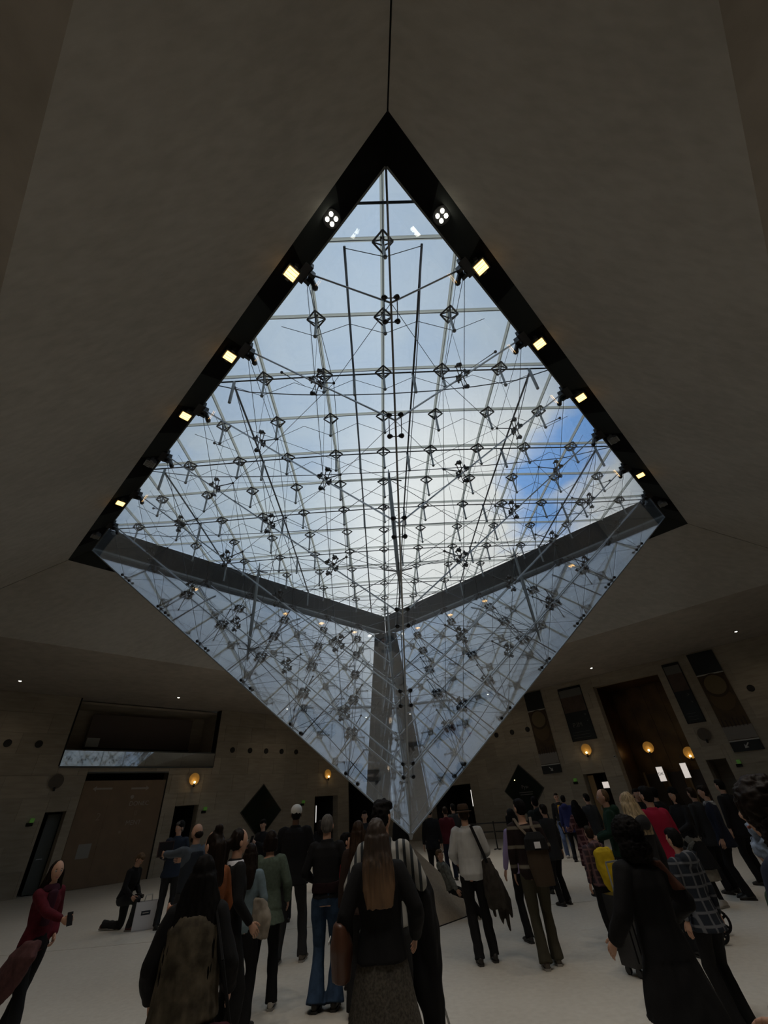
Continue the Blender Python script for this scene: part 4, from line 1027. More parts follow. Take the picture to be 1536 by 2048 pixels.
    if hat == 'knit':
        mb = MB(); hball(mb, (0, -.015, .03), 1, (.11, .115, .11)); hball(mb, (.06, 0, .15), 1, (.05, .05, .05)); hball(mb, (-.06, 0, .15), 1, (.05, .05, .05)); fin(mb, 'knitted_hat', hatc, .02, (30, 30, 30), 1, .012)
    if hat == 'brim':
        mb = MB(); mb.loft([(hx(0, -.01, .02), V((.094, 0, 0)), V((0, .105, 0))), (hx(0, -.01, .10), V((.088, 0, 0)), V((0, .098, 0))), (hx(0, -.01, .135), V((.070, 0, 0)), V((0, .085, 0)))], 18)
        mb.loft([(hx(0, -.01, .028), V((.135, 0, 0)), V((0, .150, 0))), (hx(0, -.01, .038), V((.135, 0, 0)), V((0, .150, 0)))], 24)
        fin(mb, 'brimmed_hat', hatc, .0, ff, 1, .008)
        b2 = MB(); b2.loft([(hx(0, -.01, .035), V((.096, 0, 0)), V((0, .107, 0))), (hx(0, -.01, .06), V((.094, 0, 0)), V((0, .105, 0)))], 18); b2.v = [v*k for v in b2.v]; b2.build('hat_band', C_black, root)
    root['k'] = k
    W_ = M.Translation(pos) @ M.Rotation(yaw, 4, 'Z') @ M.Scale(k, 4)
    del root['k']
    return dict(root=root, W=W_, T=T, wr=wr, el=el, sh=sh, k=k, head=hm, ank=ank, R=R_, F=Fw, D=D, P=P_)
def held(name, p, loc_, m, label, cat, mb, group=None, smooth=True):
    """a thing carried by a person, a top-level object placed in world space"""
    me = mb.me(); me.transform(p['W']); bm = bmesh.new(); bm.from_mesh(me); bmesh.ops.recalc_face_normals(bm, faces=bm.faces); bm.to_mesh(me); bm.free()
    c = p['W'] @ V(loc_); me.transform(M.Translation(-c)); o = link(name, me, m, None, smooth); o.location = c; return tag(o, label, cat, group)
def held_rm(name, p, loc_, m, label, cat, mb, vox=.014, amp=.01, f=(10, 10, 6), sm=3):
    me = remesh(mb, vox, sm); folds(me, amp, f, 5); me.transform(p['W']); c = p['W'] @ V(loc_); me.transform(M.Translation(-c)); o = put(name, me, m, None); o.location = c; return tag(o, label, cat)
def part_of(o, name, p, m, mb):
    me = mb.me(); me.transform(p['W']); me.transform(M.Translation(-o.location)); bm = bmesh.new(); bm.from_mesh(me); bmesh.ops.recalc_face_normals(bm, faces=bm.faces); bm.to_mesh(me); bm.free()
    return link(name, me, m, o)
def phone(p, hand, label, w=.04, h=.08, dark=True, name='phone', cat='phone', turn=0.):
    c = p['wr'][hand]; d = (c-p['el'][hand]).normalized(); c = c+d*.10+V((0, .02, .03))
    mb = MB(); mb.frame(c, V((1, 0, 0)), V((0, .94, .34)), V((0, -.34, .94)), -w, w, -.005, .005, -h, h)
    o = held(name, p, c, mat('phone black', (.01, .01, .012), .2), label, cat, mb, smooth=False)
    mb = MB(); mb.frame(c, V((1, 0, 0)), V((0, .94, .34)), V((0, -.34, .94)), -w*.92, w*.92, -.0065, -.005, -h*.93, h*.93); part_of(o, 'screen', p, mat('phone screen', (.05, .06, .07), .1, emit=(.5, .6, .7), es=.01), mb)
    return o
PI = math.pi
# ---- foreground figures
p = person('person with very long light brown hair in a black jacket and grey skirt, centre foreground', az(752, 1640, 4.2), .03, 1.68, True, 2, 'collar', C_black, .96, 0, True, 'skirt', cloth('grey tweed', (.10, .09, .075), 'noise', 70, .55), skirt=(.28, .33),
           hair='long', hairc=mat('long light brown hair', (.165, .092, .045), .6, tex=('ombre', 60, .5, (.030, .017, .010))), hairlen=1.22, arms=((-.27, .10, .98), (.27, .12, 1.02)), boots=True, headturn=-.12, thick=.028)
mb = MB(); c = V((-.30, .0, 1.02)); mb.loft([(c+V((0, 0, -.17)), V((.07, 0, 0)), V((0, .13, 0))), (c, V((.085, 0, 0)), V((0, .155, 0))), (c+V((0, 0, .12)), V((.06, 0, 0)), V((0, .13, 0))), (c+V((0, 0, .14)), V((.03, 0, 0)), V((0, .11, 0)))], 14)
bag = held_rm('handbag', p, c, mat('tan leather', (.085, .035, .02), .4), 'brown leather handbag hanging at the left side of the long-haired person', 'bag', mb, .012, .006)
mb = MB(); mb.path([c+V((0, .1, .12)), V((-.30, .06, 1.2)), V((-.2, 0, 1.46)), V((-.28, -.08, 1.2)), c+V((0, -.1, .12))], .010, 6); part_of(bag, 'strap', p, mat('tan leather', (0, 0, 0)), mb)
mb = MB(); mb.box(c.x-.09, c.x-.084, c.y-.10, c.y+.10, c.z+.03, c.z+.045); part_of(bag, 'zip', p, M_print, mb)
p = person('tall dark-haired person in a striped white shirt with a black coat over one arm', az(762, 1605, 4.8), -.05, 1.80, False, 2, 'collar', cloth('striped shirt', (.36, .355, .33), 'vstripe', 5, .5, (.035, .04, .045), .36), .90, .01, True, 'trousers', C_char,
           hair='quiff', arms=((-.25, .24, 1.12), (.29, .26, 1.10)), headturn=-.5)
mb = MB(); c = V((.27, .22, 1.04)); mb.loft([(c+V((0, 0, .16)), V((.08, 0, 0)), V((0, .10, 0))), (c+V((.02, 0, .05)), V((.12, 0, 0)), V((0, .17, 0))), (c+V((.03, 0, -.2)), V((.13, 0, 0)), V((0, .16, 0))), (c+V((.02, 0, -.48)), V((.11, 0, 0)), V((0, .13, 0))), (c+V((.05, .0, -.75)), V((.07, 0, 0)), V((0, .09, 0)))], 14)
held_rm('draped_coat', p, c, C_black, 'black coat draped over the forearm of the striped-shirt person', 'coat', mb, .016, .03, (9, 9, 3))
p = person('person with wide long black hair, black sleeves and a beige fur vest, left foreground', az(412, 1712, 4.0), .1, 1.56, True, 2, 'coat', C_black, .60, .09, True, 'trousers', C_black, hair='longwide', hairc=H_black, hairlen=.98, arms=((-.27, .14, .98), (.26, .16, 1.0)), thick=.034, amp=.012)
mb = MB(); T, R_, F_ = p['T'], p['R'], p['F']
mb.loft([(T(.93), R_*.15, F_*.13), (T(.8), R_*.20, F_*.165), (T(.5), R_*.21, F_*.18), (T(.2), R_*.215, F_*.19), (T(-.05), R_*.235, F_*.205)], 18)
me = remesh(mb, .012, 2); folds(me, .006, (34, 34, 12)); me.transform(M.Scale(p['k'], 4)); put('fur_vest', me, cloth('beige fur', (.12, .10, .07), 'noise', 12, .65), p['root'])
mb = MB(); c = V((.22, -.16, .80)); mb.loft([(c+V((0, 0, -.13)), V((.15, 0, 0)), V((0, .05, 0))), (c, V((.17, 0, 0)), V((0, .07, 0))), (c+V((0, 0, .11)), V((.13, 0, 0)), V((0, .04, 0)))], 14)
bag = held_rm('shoulder_bag', p, c, cloth('maroon', (.06, .018, .028)), 'maroon soft bag behind the hip of the black-haired fur vest person', 'bag', mb, .014, .02)
mb = MB(); mb.path([c+V((.13, 0, .08)), V((.26, -.2, 1.2)), V((.12, -.03, 1.5))], .012, 6); part_of(bag, 'strap', p, C_black, mb)
p = person('person with a big black curly mop and rust jumper under black, right foreground', az(1245, 1640, 4.4), .25, 1.56, True, 2, 'coat', C_black, .62, .08, True, 'trousers', cloth('dark navy trousers', (.008, .010, .022)), hair='curly', arms=((-.28, .2, 1.0), (.33, .18, 1.08)), thick=.035, amp=.012, ankle=.09)
mb = MB(); mb.loft([(T(0) if 0 else p['sh'][1]+V((-.02, 0, .04)), V((.08, 0, 0)), V((0, .09, 0))), (p['sh'][1]+V((.05, .01, -.06)), V((.085, 0, 0)), V((0, .10, 0))), (p['el'][1].lerp(p['sh'][1], .35), V((.075, 0, 0)), V((0, .09, 0)))], 14)
me = remesh(mb, .012, 2); folds(me, .008); me.transform(M.Scale(p['k'], 4)); put('sleeve_cap', me, cloth('rust jumper', (.09, .035, .022), 'noise', 30, .4), p['root'])
r = empty('suitcase', az(1246, 1800, 7.6), .35, 'black glossy suitcase standing left of the curly-haired person', 'suitcase')
M_case = mat('glossy black case', (.01, .01, .011), .25)
MB().box(-.20, .20, -.12, .12, .08, .70).build('shell', M_case, r)
for x in (-.14, -.07, 0, .07, .14): MB().box(x-.012, x+.012, -.132, -.12, .12, .66).build('ridge', M_case, r)
MB().path([V((-.1, 0, .70)), V((-.1, 0, 1.0)), V((.1, 0, 1.0)), V((.1, 0, .70))], .010, 6).build('handle', M_steel, r, fix=False)
for x in (-.15, .15):
    for y in (-.08, .08): MB().tube((x-.015, y, .04), (x+.015, y, .04), .04, 12).build('wheel', M_clamp, r)
p = person('tall person with curly dark hair in a navy coat cut by the right picture edge', az(1500, 1552, 3.0), .55, 1.73, False, 2, 'coat', C_navy, .55, .07, True, 'trousers', cloth('dark navy trousers', (0, 0, 0)), hair='curly', hairc=H_dk, arms=((-.30, .18, 1.0), (.25, .2, 1.0)), thick=.035, amp=.012)
p = person('child in a pale blue knitted hat and dark green coat at the right edge', az(1530, 1668, 4.0), .4, 1.46, False, 1, 'hood', cloth('bottle green', (.03, .06, .035), 'noise', 20, .4), .75, .05, True, 'trousers', C_black, hair='short', hat='knit', hatc=cloth('pale blue knit', (.26, .33, .45), 'noise', 30, .45), thick=.05)
# ---- left group
p = person('person walking in a burgundy jumper with dark hair at the left edge', az(118, 1722, 7.7), -2.05, 1.50, True, 1, 'scarf', cloth('burgundy', (.10, .010, .018), 'noise', 20, .3), .88, .02, True, 'trousers', C_black, hair='long', hairc=H_dk, hairlen=1.28, arms=((-.18, .10, .98), (-.02, .42, 1.16)), feet=((-.09, -.30), (.09, .30)), hatc=cloth('plum scarf', (.04, .01, .02)), boots=True, headturn=-.25, curl=1.0)
phone(p, 1, 'lit phone in the hand of the burgundy jumper person', .035, .07)
mb = MB(); c = V((.25, -.20, .62)); mb.loft([(V((.2, .32, 1.0)), V((.07, 0, 0)), V((0, .12, 0))), (V((.25, .28, .88)), V((.09, 0, 0)), V((0, .26, 0))), (V((.27, .14, .66)), V((.07, 0, 0)), V((0, .27, 0))), (V((.27, -.06, .42)), V((.05, 0, 0)), V((0, .18, 0))), (V((.27, -.18, .22)), V((.03, 0, 0)), V((0, .07, 0)))], 12)
held_rm('trailing_coat', p, c, cloth('rosewood wool', (.10, .045, .045), 'noise', 25, .3), 'rosewood coat trailing from the arm of the burgundy jumper person', 'coat', mb, .018, .02)
p = person('photographer kneeling on one knee in black beside a white shopping bag', az(270, 1730, 13.9), -1.75, 1.72, False, 1, 'coat', C_black, .92, 0, True, 'trousers', C_char, hair='short', hairc=H_sand, pelvis=(0, -.10, .52), feet=((-.1, -.52, .10), (.12, .28, .085)), knees=((0, 1, -.7), (0, 1, .6)), lean=(.25, 0), arms=((-.12, .30, .98), (.20, .34, .98)), headpitch=-.5, shoec=mat('red brown boot', (.08, .02, .018), .5), curl=1.0)
c = (p['wr'][0]+p['wr'][1])/2+V((0, .06, -.02)); mb = MB(); mb.box(c.x-.07, c.x+.07, c.y-.03, c.y+.04, c.z-.05, c.z+.05); mb.tube(c+V((0, .04, 0)), c+V((0, .13, 0)), .035, 12); held('camera', p, c, M_clamp, 'black camera in the hands of the kneeling photographer', 'camera', mb, smooth=False)
mb = MB(); c = V((-.24, -.12, .75)); mb.loft([(c+V((0, 0, -.13)), V((.05, 0, 0)), V((0, .12, 0))), (c+V((0, 0, .1)), V((.05, 0, 0)), V((0, .11, 0)))], 10); held_rm('camera_bag', p, c, C_black, 'black shoulder pouch hanging behind the kneeling photographer', 'bag', mb, .018, .01)
g_ = az(285, 1860, 13.55); r = empty('shopping_bag', g_, .35, 'tall white paper shopping bag with a small dark label on the floor', 'bag')
M_paper = mat('white paper', (.72, .72, .76), .7)
mb = MB(); w, d, h = .22, .09, .46
mb.box(-w, w, -d, d, 0, .012)
for y in (-d, d-.006): mb.box(-w, w, y, y+.006, .0, h)
for x in (-w, w-.006): mb.box(x, x+.006, -d, d, 0, h)
mb.build('bag_body', M_paper, r); MB().box(-.09, .09, -d-.003, -d, .24, .31).build('label_patch', mat('label navy', (.02, .03, .05), .6), r)
MB().box(-.06, .06, -d-.005, -d-.003, .27, .28).build('print_line', M_print, r)
for y in (-d+.01, d-.01): MB().path([V((-.08, y, h-.02)), V((-.06, y, h+.1)), V((.06, y, h+.1)), V((.08, y, h-.02))], .006, 5).build('handle', M_print, r)
p = person('person in a dark navy coat and black flat cap near the dark doorway', az(362, 1640, 13.3), .3, 1.83, False, 1, 'coat', cloth('slate navy', (.020, .028, .045)), .80, .03, True, 'trousers', C_char, hair='short', hairc=H_grey, hat='beanie', hatc=C_black, arms=((-.2, .3, 1.1), (.2, .3, 1.1)), headturn=2.4)
p = person('bald bearded person in grey blue sleeves holding up a tablet at arm length', az(398, 1650, 9.0), .9, 1.75, False, 1, 'coat', cloth('grey blue jersey', (.075, .09, .11)), .88, .01, True, 'trousers', C_char, hair='bald', hairc=H_dk, arms=((-.20, .56, 1.40), (.10, .50, 1.30)), headturn=.3, curl=1.0)
mb = MB(); T, R_, F_ = p['T'], p['R'], p['F']; mb.loft([(T(.9, 0, 0), R_*.15, F_*.13), (T(.5), R_*.19, F_*.145), (T(0), R_*.19, F_*.15)], 14); me = remesh(mb, .018, 2); me.transform(M.Scale(p['k'], 4)); put('vest', me, cloth('dark slate vest', (.022, .027, .035)), p['root'])
c = p['wr'][0]+V((.05, .10, .06)); mb = MB(); mb.frame(c, V((1, 0, 0)), V((0, 1, 0)), Z, -.13, .13, -.005, .005, -.10, .10); t_ = held('tablet', p, c, mat('tablet brown', (.06, .03, .028), .4), 'tablet held up by the bald bearded person before the hoarding edge', 'tablet', mb, smooth=False)
mb = MB(); mb.frame(c, V((1, 0, 0)), V((0, 1, 0)), Z, -.12, .12, -.0065, -.005, -.09, .09); part_of(t_, 'screen', p, mat('tablet screen', (.02, .02, .022), .15), mb)
p = person('person with a topknot and rust orange jacket in the left crowd', az(434, 1662, 5.3), 1.0, 1.68, True, 1, 'collar', cloth('rust orange', (.20, .065, .022), 'noise', 15, .3), .85, .02, True, 'trousers', C_char, hair='bun', hairc=H_dk, arms=((-.2, .25, 1.2), (.2, .25, 1.1)))
p = person('person with a low ponytail and white collar looking right in the left crowd', az(478, 1665, 5.9), -.9, 1.67, True, 1, 'collar', C_black, .88, .01, True, 'trousers', C_black, hair='pony', hairc=H_dk, arms=((-.24, .12, .95), (.22, .14, .98)))
mb = MB(); mb.loft([(p['T'](.93), p['R']*.115, p['F']*.10), (p['T'](1.04), p['R']*.085, p['F']*.085)], 14); me = remesh(mb, .014, 1); me.transform(M.Scale(p['k'], 4)); put('collar', me, M_paper, p['root'])
p = person('person with dark hair and a light denim sleeve beside the green jumper', az(503, 1690, 6.7), -.15, 1.51, True, 1, 'collar', cloth('pale denim', (.16, .22, .25), 'noise', 15, .25), .86, .02, True, 'trousers', C_black, hair='long', hairc=H_dk, hairlen=1.28, arms=((-.26, .15, .98), (.16, .24, 1.12)))
mb = MB(); c = V((.22, -.02, .98)); mb.loft([(c+V((0, 0, -.18)), V((.13, 0, 0)), V((0, .05, 0))), (c+V((0, 0, 0)), V((.15, 0, 0)), V((0, .08, 0))), (c+V((-.02, 0, .2)), V((.08, 0, 0)), V((0, .05, 0)))], 12)
bag = held_rm('tote_bag', p, c, cloth('cream canvas', (.30, .26, .21), 'noise', 10, .4), 'cream canvas tote bag between the denim sleeve and the green jumper', 'bag', mb, .014, .03)
mb = MB(); mb.path([c+V((.05, 0, .18)), V((.17, 0, 1.42)), c+V((-.07, 0, .18))], .010, 6); part_of(bag, 'strap', p, MATS['cloth cream canvas'], mb)
p = person('person with a dark bob, sage green jumper, black trousers and pale trainers', az(524, 1920, 7.2), .05, 1.61, True, 2, None, cloth('sage green knit', (.095, .125, .095), 'noise', 40, .25), .78, .05, True, 'trousers', C_black, hair='bob', hairc=H_dk, arms=((-.2, .2, 1.08), (.27, .14, .98)), shoec=C_shoew, feet=((-.15, -.06), (.14, .06)), topname='jumper', thick=.032, width=1.08)
p = person('person in black looking down at a phone before the left diamond window', az(528, 1640, 14.5), PI-.5, 1.74, False, 0, 'coat', C_black, .88, 0, True, 'trousers', C_black, arms=((-.06, .32, 1.28), (.08, .32, 1.28)), headpitch=-.35, curl=1.0)
phone(p, 0, 'phone held by the person in black before the diamond window')
p = person('tall person in a white cap and black coat seen from behind', az(579, 1900, 9.0), -.05, 1.90, False, 2, 'coat', C_black, .80, .03, True, 'trousers', C_char, hair='crop', hat='cap', hatc=cloth('white cap', (.75, .73, .68)), skin=C_skind, arms=((-.20, .26, 1.12), (.20, .26, 1.12)), feet=((-.17, -.05), (.17, .04)), shoec=mat('taupe shoe', (.09, .075, .06), .6), thick=.03, headturn=.15, width=1.12)
p = person('person with short grey hair, black top and blue flared jeans', az(650, 1990, 6.95), -.1, 1.73, False, 2, 'collar', C_black, .90, .01, True, 'trousers', C_jean, hair='short', hairc=H_grey, arms=((-.22, .22, 1.08), (.22, .22, 1.08)), ankle=.105, feet=((-.10, -.03), (.11, .0)), shoec=C_shoe)
mb = MB(); c = V((-.0, .02, 1.0)); mb.loft([(V((.0, .0, 1.08)), V((.19, 0, 0)), V((0, .145, 0))), (V((0, .0, .98)), V((.195, 0, 0)), V((0, .15, 0)))], 14)
held_rm('waist_pullover', p, c, cloth('black wine', (.012, .004, .005)), 'dark wine pullover tied round the waist of the blue jeans person', 'pullover', mb, .014, .015)
p = person('child with short dark hair in a bright red top looking right', az(690, 1660, 7.6), -1.3, 1.50, False, 1, 'collar', cloth('bright red', (.20, .018, .022)), .85, .01, True, 'trousers', C_black, arms=((-.15, .2, 1.1), (.15, .3, 1.25)))
p = person('person with straight brown hair beside the red-topped child', az(716, 1652, 6.6), .0, 1.64, True, 1, 'collar', cloth('dark brown wool', (.03, .018, .014)), .85, .01, True, 'trousers', C_black, hair='long', hairc=H_brown, hairlen=1.2)
p = person('person in dark clothes facing the camera just left of the glass tip', az(729, 1628, 14.0), PI, 1.74, False, 0, 'coat', C_char, .86, 0, True, 'trousers', C_black)
p = person('person in shadow standing right behind the white cap', az(640, 1645, 16.0), .6, 1.60, True, 0, 'coat', C_black, .8, .02, hair='long', hairc=H_dk)
p = person('person in an olive jacket standing by the left diamond window', az(577, 1655, 12.0), .2, 1.55, True, 0, 'coat', cloth('drab', (.03, .03, .028)), .8, .02, hair='long', hairc=H_brown)
p = person('person in white trousers far behind the glass tip', az(798, 1627, 15.5), .2, 1.70, True, 0, 'collar', C_black, .9, 0, True, 'trousers', cloth('off-white trousers', (.34, .33, .30)), hair='bob', hairc=H_dk, ankle=.1, shoec=C_shoew)
p = person('person in a dark red jumper by the far right passage', az(890, 1622, 15.5), .1, 1.68, False, 0, 'collar', cloth('dark red jumper', (.09, .012, .016)), .85, 0, True, 'trousers', C_navy, hairc=H_brown)
p = person('person in black between the glass tip and the red jumper', az(858, 1618, 14.5), -.3, 1.72, False, 0, 'coat', C_black, .8, .02)
p = person('person in grey by the dark opening of the far right passage', az(905, 1612, 17.0), .4, 1.74, False, 0, 'coat', C_char, .8, .02)
# ---- hat wearer and the leaning child
p = person('person in a brown hat, white shirt and black trousers with a shoulder bag', az(967, 1900, 8.05), -.02, 1.71, False, 2, 'collar', cloth('white shirt', (.46, .46, .45), 'noise', 5, .12), .86, .02, True, 'trousers', C_black, hair='short', hairc=H_brown, hat='brim', hatc=cloth('brown felt', (.065, .040, .026)), arms=((-.19, .22, 1.06), (.20, .24, 1.10)), feet=((-.07, -.05), (.15, .05)), boots=True, topname='shirt', thick=.030, amp=.013)
mb = MB(); c = V((.25, -.06, .92)); mb.loft([(c+V((-.02, 0, .16)), V((.05, 0, 0)), V((0, .07, 0))), (c+V((0, 0, 0)), V((.13, 0, 0)), V((0, .12, 0))), (c+V((.04, 0, -.22)), V((.17, 0, 0)), V((0, .13, 0))), (c+V((.07, 0, -.38)), V((.15, 0, 0)), V((0, .10, 0)))], 14)
for x, z in ((-.05, -.45), (.05, -.55), (.13, -.62), (.19, -.48)): limb(mb, c+V((x, 0, -.3)), c+V((x+.03, .0, z)), .045, .02, 0, 8)
held_rm('bundled_coat', p, c, cloth('grey brown wool', (.045, .038, .032), 'noise', 15, .4), 'grey brown coat bundled on the hip of the hat wearer', 'coat', mb, .014, .03, (16, 16, 2))
mb = MB(); mb.frame(V((.0, 0, 0)), V((1, 0, 0)), V((0, 1, 0)), Z, 0, .001, 0, .001, 0, .001)
pts = [V((.06, -.14, 1.50)), V((.13, -.175, 1.30)), V((.20, -.18, 1.10)), V((.25, -.10, .96))]; mb = MB()
for a, b_ in zip(pts, pts[1:]): d = (b_-a); mb.frame(a, d.normalized(), V((0, 1, 0)), d.normalized().cross(V((0, 1, 0))), 0, d.length, -.004, .004, -.022, .022)
held('bag_strap', p, pts[1], C_black, 'black shoulder strap running down the white shirt', 'bag strap', mb, smooth=False)
p = person('child in a grey jumper leaning back on the small stone pyramid', V((.66, -.62, 0)), -1.5, 1.28, False, 2, 'hood', cloth('heather grey jumper', (.20, .21, .19), 'noise', 25, .5), .90, 0, True, 'trousers', C_black, hair='short', hairc=H_sand, pelvis=(0, .02, .62), feet=((-.08, .62), (.10, .66)), lean=(-.35, 0), headturn=-.7, headpitch=-.15, arms=((-.30, .08, .86), (.32, .10, .84)), shoec=C_shoew, thick=.03)
# ---- backpack wearer and company
C_str = cloth('striped jumper', (.16, .14, .11), 'hstripe', 1.45, .5, (.018, .011, .011), .93)
p = person('person in a dark striped jumper and olive trousers with a brown backpack', az(1106, 1930, 7.8), -.1, 1.73, False, 2, None, C_str, .86, .02, True, 'trousers', C_khaki, hair='short', hairc=H_black, arms=((-.24, .12, .92), (.18, .26, 1.15)), feet=((-.09, -.05), (.09, .10)), shoec=mat('taupe shoe', (0, 0, 0)), headturn=.45, topname='jumper', thick=.03, ankle=.075)
mb = MB(); c = V((.07, -.27, 1.10)); mb.loft([(c+V((.02, 0, -.30)), V((.13, 0, 0)), V((0, .08, 0))), (c+V((0, 0, -.1)), V((.155, 0, 0)), V((0, .10, 0))), (c+V((0, 0, .14)), V((.15, 0, 0)), V((0, .09, 0))), (c+V((0, 0, .22)), V((.10, 0, 0)), V((0, .06, 0)))], 14)
bag = held_rm('backpack', p, c, cloth('backpack brown', (.055, .038, .025)), 'brown and black backpack on the striped jumper, pale strap and square patch', 'backpack', mb, .012, .004)
mb = MB(); mb.loft([(c+V((0, -.02, .08)), V((.165, 0, 0)), V((0, .105, 0))), (c+V((0, -.01, .2)), V((.15, 0, 0)), V((0, .09, 0))), (c+V((0, 0, .27)), V((.09, 0, 0)), V((0, .05, 0)))], 14); part_of(bag, 'lid', p, C_black, mb)
mb = MB(); mb.box(c.x-.04, c.x+.04, c.y-.135, c.y-.12, c.z+.10, c.z+.17); part_of(bag, 'patch', p, M_paper, mb)
for sx in (-.11, .11):
    mb = MB(); pts = [c+V((sx*.6, .05, .22)), V((sx*.8, -.16, 1.43)), V((sx*1.1, -.0, 1.53)), V((sx*1.25, .15, 1.38))]
    for a, b_ in zip(pts, pts[1:]): d = (b_-a).normalized(); mb.frame(a, d, V((1, 0, 0)), d.cross(V((1, 0, 0))), 0, (b_-a).length, -.02, .02, -.006, .006)
    part_of(bag, 'strap', p, cloth('sand webbing', (.15, .12, .09)), mb)
p = person('person in a lavender jumper partly hidden by the striped jumper', az(1022, 1632, 9.0), .2, 1.60, True, 1, 'collar', cloth('lavender', (.30, .24, .42)), .88, .01, True, 'trousers', C_black, hair='long', hairc=H_black, hairlen=1.25, arms=((-.3, .05, .85), (.2, .2, 1.1)))
p = person('person in a dark green black coat behind the striped jumper', az(1108, 1770, 13.0), .1, 1.75, False, 1, 'hood', cloth('green black', (.016, .02, .019)), .72, .04, True, 'trousers', C_black, hair='short', feet=((-.16, -.18), (.14, .22)), thick=.04)
p = person('person in a royal blue hooded jacket far right of the barrier', az(1124, 1590, 18.0), -.6, 1.72, False, 0, 'hood', cloth('royal blue', (.018, .022, .085)), .75, .02, True, 'trousers', C_black)
p = person('person in sunglasses, open black coat, yellow shirt and light jeans', az(1140, 1700, 19.2), PI-.35, 1.80, False, 1, 'coat', C_black, .62, .02, True, 'trousers', C_jean2, hair='short', hairc=H_dk, shoec=C_shoew)
me = MB().loft([(p['T'](.9, 0, .12), p['R']*.035, V((0, .02, 0))), (p['T'](.5, 0, .135), p['R']*.055, V((0, .02, 0))), (p['T'](.2, 0, .13), p['R']*.05, V((0, .02, 0)))], 8).me(); me.transform(M.Scale(p['k'], 4)); put('yellow_shirt', me, cloth('mustard', (.40, .22, .02)), p['root'])
mb = MB()
for x in (-.032, .032): mb.ball((x, .096, .004), .02, 8, 5, (1, .3, .8))
mb.v = [p['head'] @ v*p['k'] for v in mb.v]; mb.build('sunglasses', C_black, p['root'])
p = person('person with long black hair in a pink plaid dress and black boots', az(1180, 1720, 12.4), .3, 1.62, True, 1, 'collar', cloth('pink plaid', (.24, .12, .12), 'check', 3.0, .5, (.075, .028, .032), .84), .80, .03, True, 'skirt', MATS['cloth pink plaid'], skirt=(.52, .21), hair='longwide', hairc=H_black, hairlen=1.22, arms=((-.2, .25, 1.2), (.2, .3, 1.3)), feet=((-.12, -.1), (.12, .2)), boots=True)
mb = MB(); c = p['wr'][1]+V((0, .06, .05)); mb.ball(c, .05, 10, 6, (1.1, .7, 1)); held('red_pouch', p, c, cloth('bright red pouch', (.55, .05, .06)), 'small bright red pouch held in front of the pink plaid dress', 'pouch', mb)
p = person('person with short sandy hair in a dark green jumper looking left', az(1205, 1585, 9.6), 1.2, 1.77, False, 1, 'hood', cloth('forest green', (.010, .030, .018)), .85, .01, True, 'trousers', C_black, hair='crop', hairc=H_sand, arms=((-.15, .3, 1.1), (.15, .3, 1.1)))
p = person('small child with a bright yellow drawstring backpack', az(1178, 1665, 8.6), .15, 1.32, False, 1, 'hood', cloth('faded plaid', (.16, .09, .09), 'check', 4, .5, (.06, .04, .05), .85), .85, .01, True, 'trousers', C_black, hair='short', hairc=H_brown)
mb = MB(); c = V((.03, -.24, 1.17)); mb.loft([(c+V((.02, 0, -.40)), V((.07, 0, 0)), V((0, .05, 0))), (c+V((.02, 0, -.28)), V((.17, 0, 0)), V((0, .10, 0))), (c, V((.20, 0, 0)), V((0, .12, 0))), (c+V((0, 0, .2)), V((.19, 0, 0)), V((0, .09, 0))), (c+V((0, 0, .25)), V((.15, 0, 0)), V((0, .05, 0)))], 14)
held_rm('yellow_backpack', p, c, cloth('bright yellow', (.60, .42, .02), 'noise', 4, .3), 'bright yellow soft backpack worn by the small child', 'backpack', mb, .014, .025)
p = person('person with straight blond hair and a black coat in the right crowd', az(1252, 1592, 6.8), .3, 1.71, True, 1, 'hood', C_char, .8, .03, True, 'trousers', C_black, hair='long', hairc=H_blond, hairlen=1.34)
p = person('person with short black hair in a raspberry red shirt in the right crowd', az(1289, 1578, 8.4), .3, 1.76, False, 1, 'collar', cloth('raspberry red', (.25, .008, .03)), .88, .02, True, 'trousers', C_black, hair='short', hairc=H_black, arms=((-.2, .2, 1.0), (.25, .2, 1.0)), thick=.03, width=1.1)
p = person('person with long dark hair in a long black coat, white skirt and pale trainers', az(1428, 1790, 11.3), 1.9, 1.70, True, 1, 'coat', C_black, .52, .10, True, 'skirt', cloth('pale pleated skirt', (.22, .20, .165), 'noise', 20, .2), skirt=(.36, .25), hair='long', hairc=H_dk, hairlen=1.15, hat='beanie', hatc=cloth('dark wine', (0, 0, 0)), shoec=C_shoew, arms=((-.08, .32, 1.08), (.10, .32, 1.08)), headpitch=-.1, curl=1.0, feet=((-.12, .0), (.14, .08)))
phone(p, 0, 'phone held by the person in the long black coat')
p = person('child in a checked dark jacket beside the curly-haired person', az(1350, 1678, 6.2), .3, 1.38, False, 1, 'hood', cloth('grey check', (.12, .125, .14), 'check', 3.5, .5, (.02, .025, .035), .9), .8, .02, True, 'trousers', C_black, hair='short', hairc=H_black)
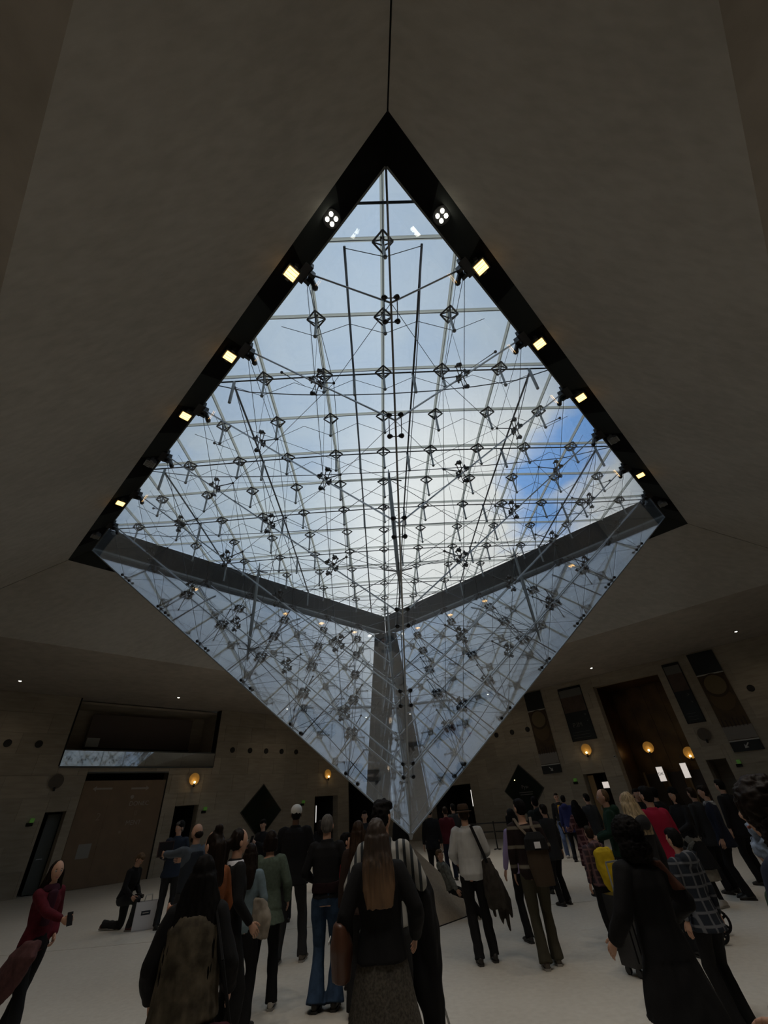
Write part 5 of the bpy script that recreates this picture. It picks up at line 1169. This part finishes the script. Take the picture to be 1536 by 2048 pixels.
for (x, y, D, H_, w, hc, cc, lab) in ((1308, 1586, 12.6, 1.74, .4, H_black, C_black, 'person in black behind the raspberry red shirt'), (1385, 1588, 12.5, 1.68, .2, H_brown, C_char, 'person with brown hair right of the second lit sign'),
        (1412, 1592, 12.0, 1.70, .9, H_dk, C_navy, 'person in a navy jacket with a white dotted scarf in the right crowd'), (1444, 1578, 13.5, 1.78, .3, H_black, C_black, 'person in black at the doorway under the far banner'), (1272, 1588, 13.5, 1.74, PI, H_black, C_black, 'person in black facing the camera left of the raspberry shirt'),
        (1172, 1592, 15.5, 1.72, .2, H_black, C_char, 'person with dark hair behind the green jumper'), (1085, 1610, 11.5, 1.60, .4, H_dk, C_char, 'person just visible left of the green black coat')):
    p = person(lab, az(x, y, D), w, H_, False, 0, 'coat', cc, .75, .02, True, 'trousers', C_black, hair='short', hairc=hc)
    if 'dotted' in lab:
        mb = MB(); mb.loft([(p['T'](.90), p['R']*.13, p['F']*.12), (p['T'](1.05), p['R']*.09, p['F']*.09)], 14); me = remesh(mb, .016, 1); me.transform(M.Scale(p['k'], 4)); put('scarf', me, cloth('spotted scarf', (.5, .5, .48), 'noise', 22, .5, (.02, .02, .03)), p['root'])
# pushchair half hidden by the curly-haired person
g_ = az(1388, 1830, 9.2); r = empty('pushchair', g_, .9, 'black pushchair with spoked wheels half hidden by the curly-haired person', 'pushchair')
def wheel(c, rr, nm='wheel'):
    mb = MB(); n = 20
    for i in range(n):
        a, b_ = math.tau*i/n, math.tau*(i+1)/n; mb.tube(V(c)+V((0, math.cos(a), math.sin(a)))*rr, V(c)+V((0, math.cos(b_), math.sin(b_)))*rr, .018, 6)
    for i in range(5): a = math.tau*i/5; mb.tube(c, V(c)+V((0, math.cos(a), math.sin(a)))*rr, .016, 5)
    mb.tube(V(c)-V((.02, 0, 0)), V(c)+V((.02, 0, 0)), .035, 10); mb.build(nm, C_black, r)
for x in (-.27, .27): wheel((x, -.25, .138), .12); wheel((x, .35, .118), .10)
mb = MB()
for x in (-.25, .25): mb.path([V((x, -.25, .13)), V((x, .08, .55)), V((x, -.32, 1.02))], .014, 8); mb.path([V((x, .35, .12)), V((x, .0, .62))], .014, 8)
mb.tube((-.25, -.32, 1.02), (.25, -.32, 1.02), .018, 8); mb.tube((-.25, .08, .5), (.25, .08, .5), .012, 8); mb.tube((-.27, -.25, .138), (.27, -.25, .138), .01, 6); mb.tube((-.27, .35, .118), (.27, .35, .118), .01, 6); mb.build('chassis', M_frame, r, fix=False)
mb = MB(); mb.box(-.22, .22, -.12, .30, .42, .50); mb.frame((0, -.12, .45), (1, 0, 0), V((0, .94, .34)), V((0, -.34, .94)), -.22, .22, -.03, .03, 0, .5); mb.build('seat', C_char, r)
mb = MB(); mb.loft([((0, -.24, .92), (.23, 0, 0), (0, .04, .08)), ((0, -.08, 1.02), (.24, 0, 0), (0, .05, .05)), ((0, .10, .98), (.23, 0, 0), (0, .02, -.06))], 12); mb.build('hood', C_black, r, True)
bpy.data.scenes.remove(SHOP)
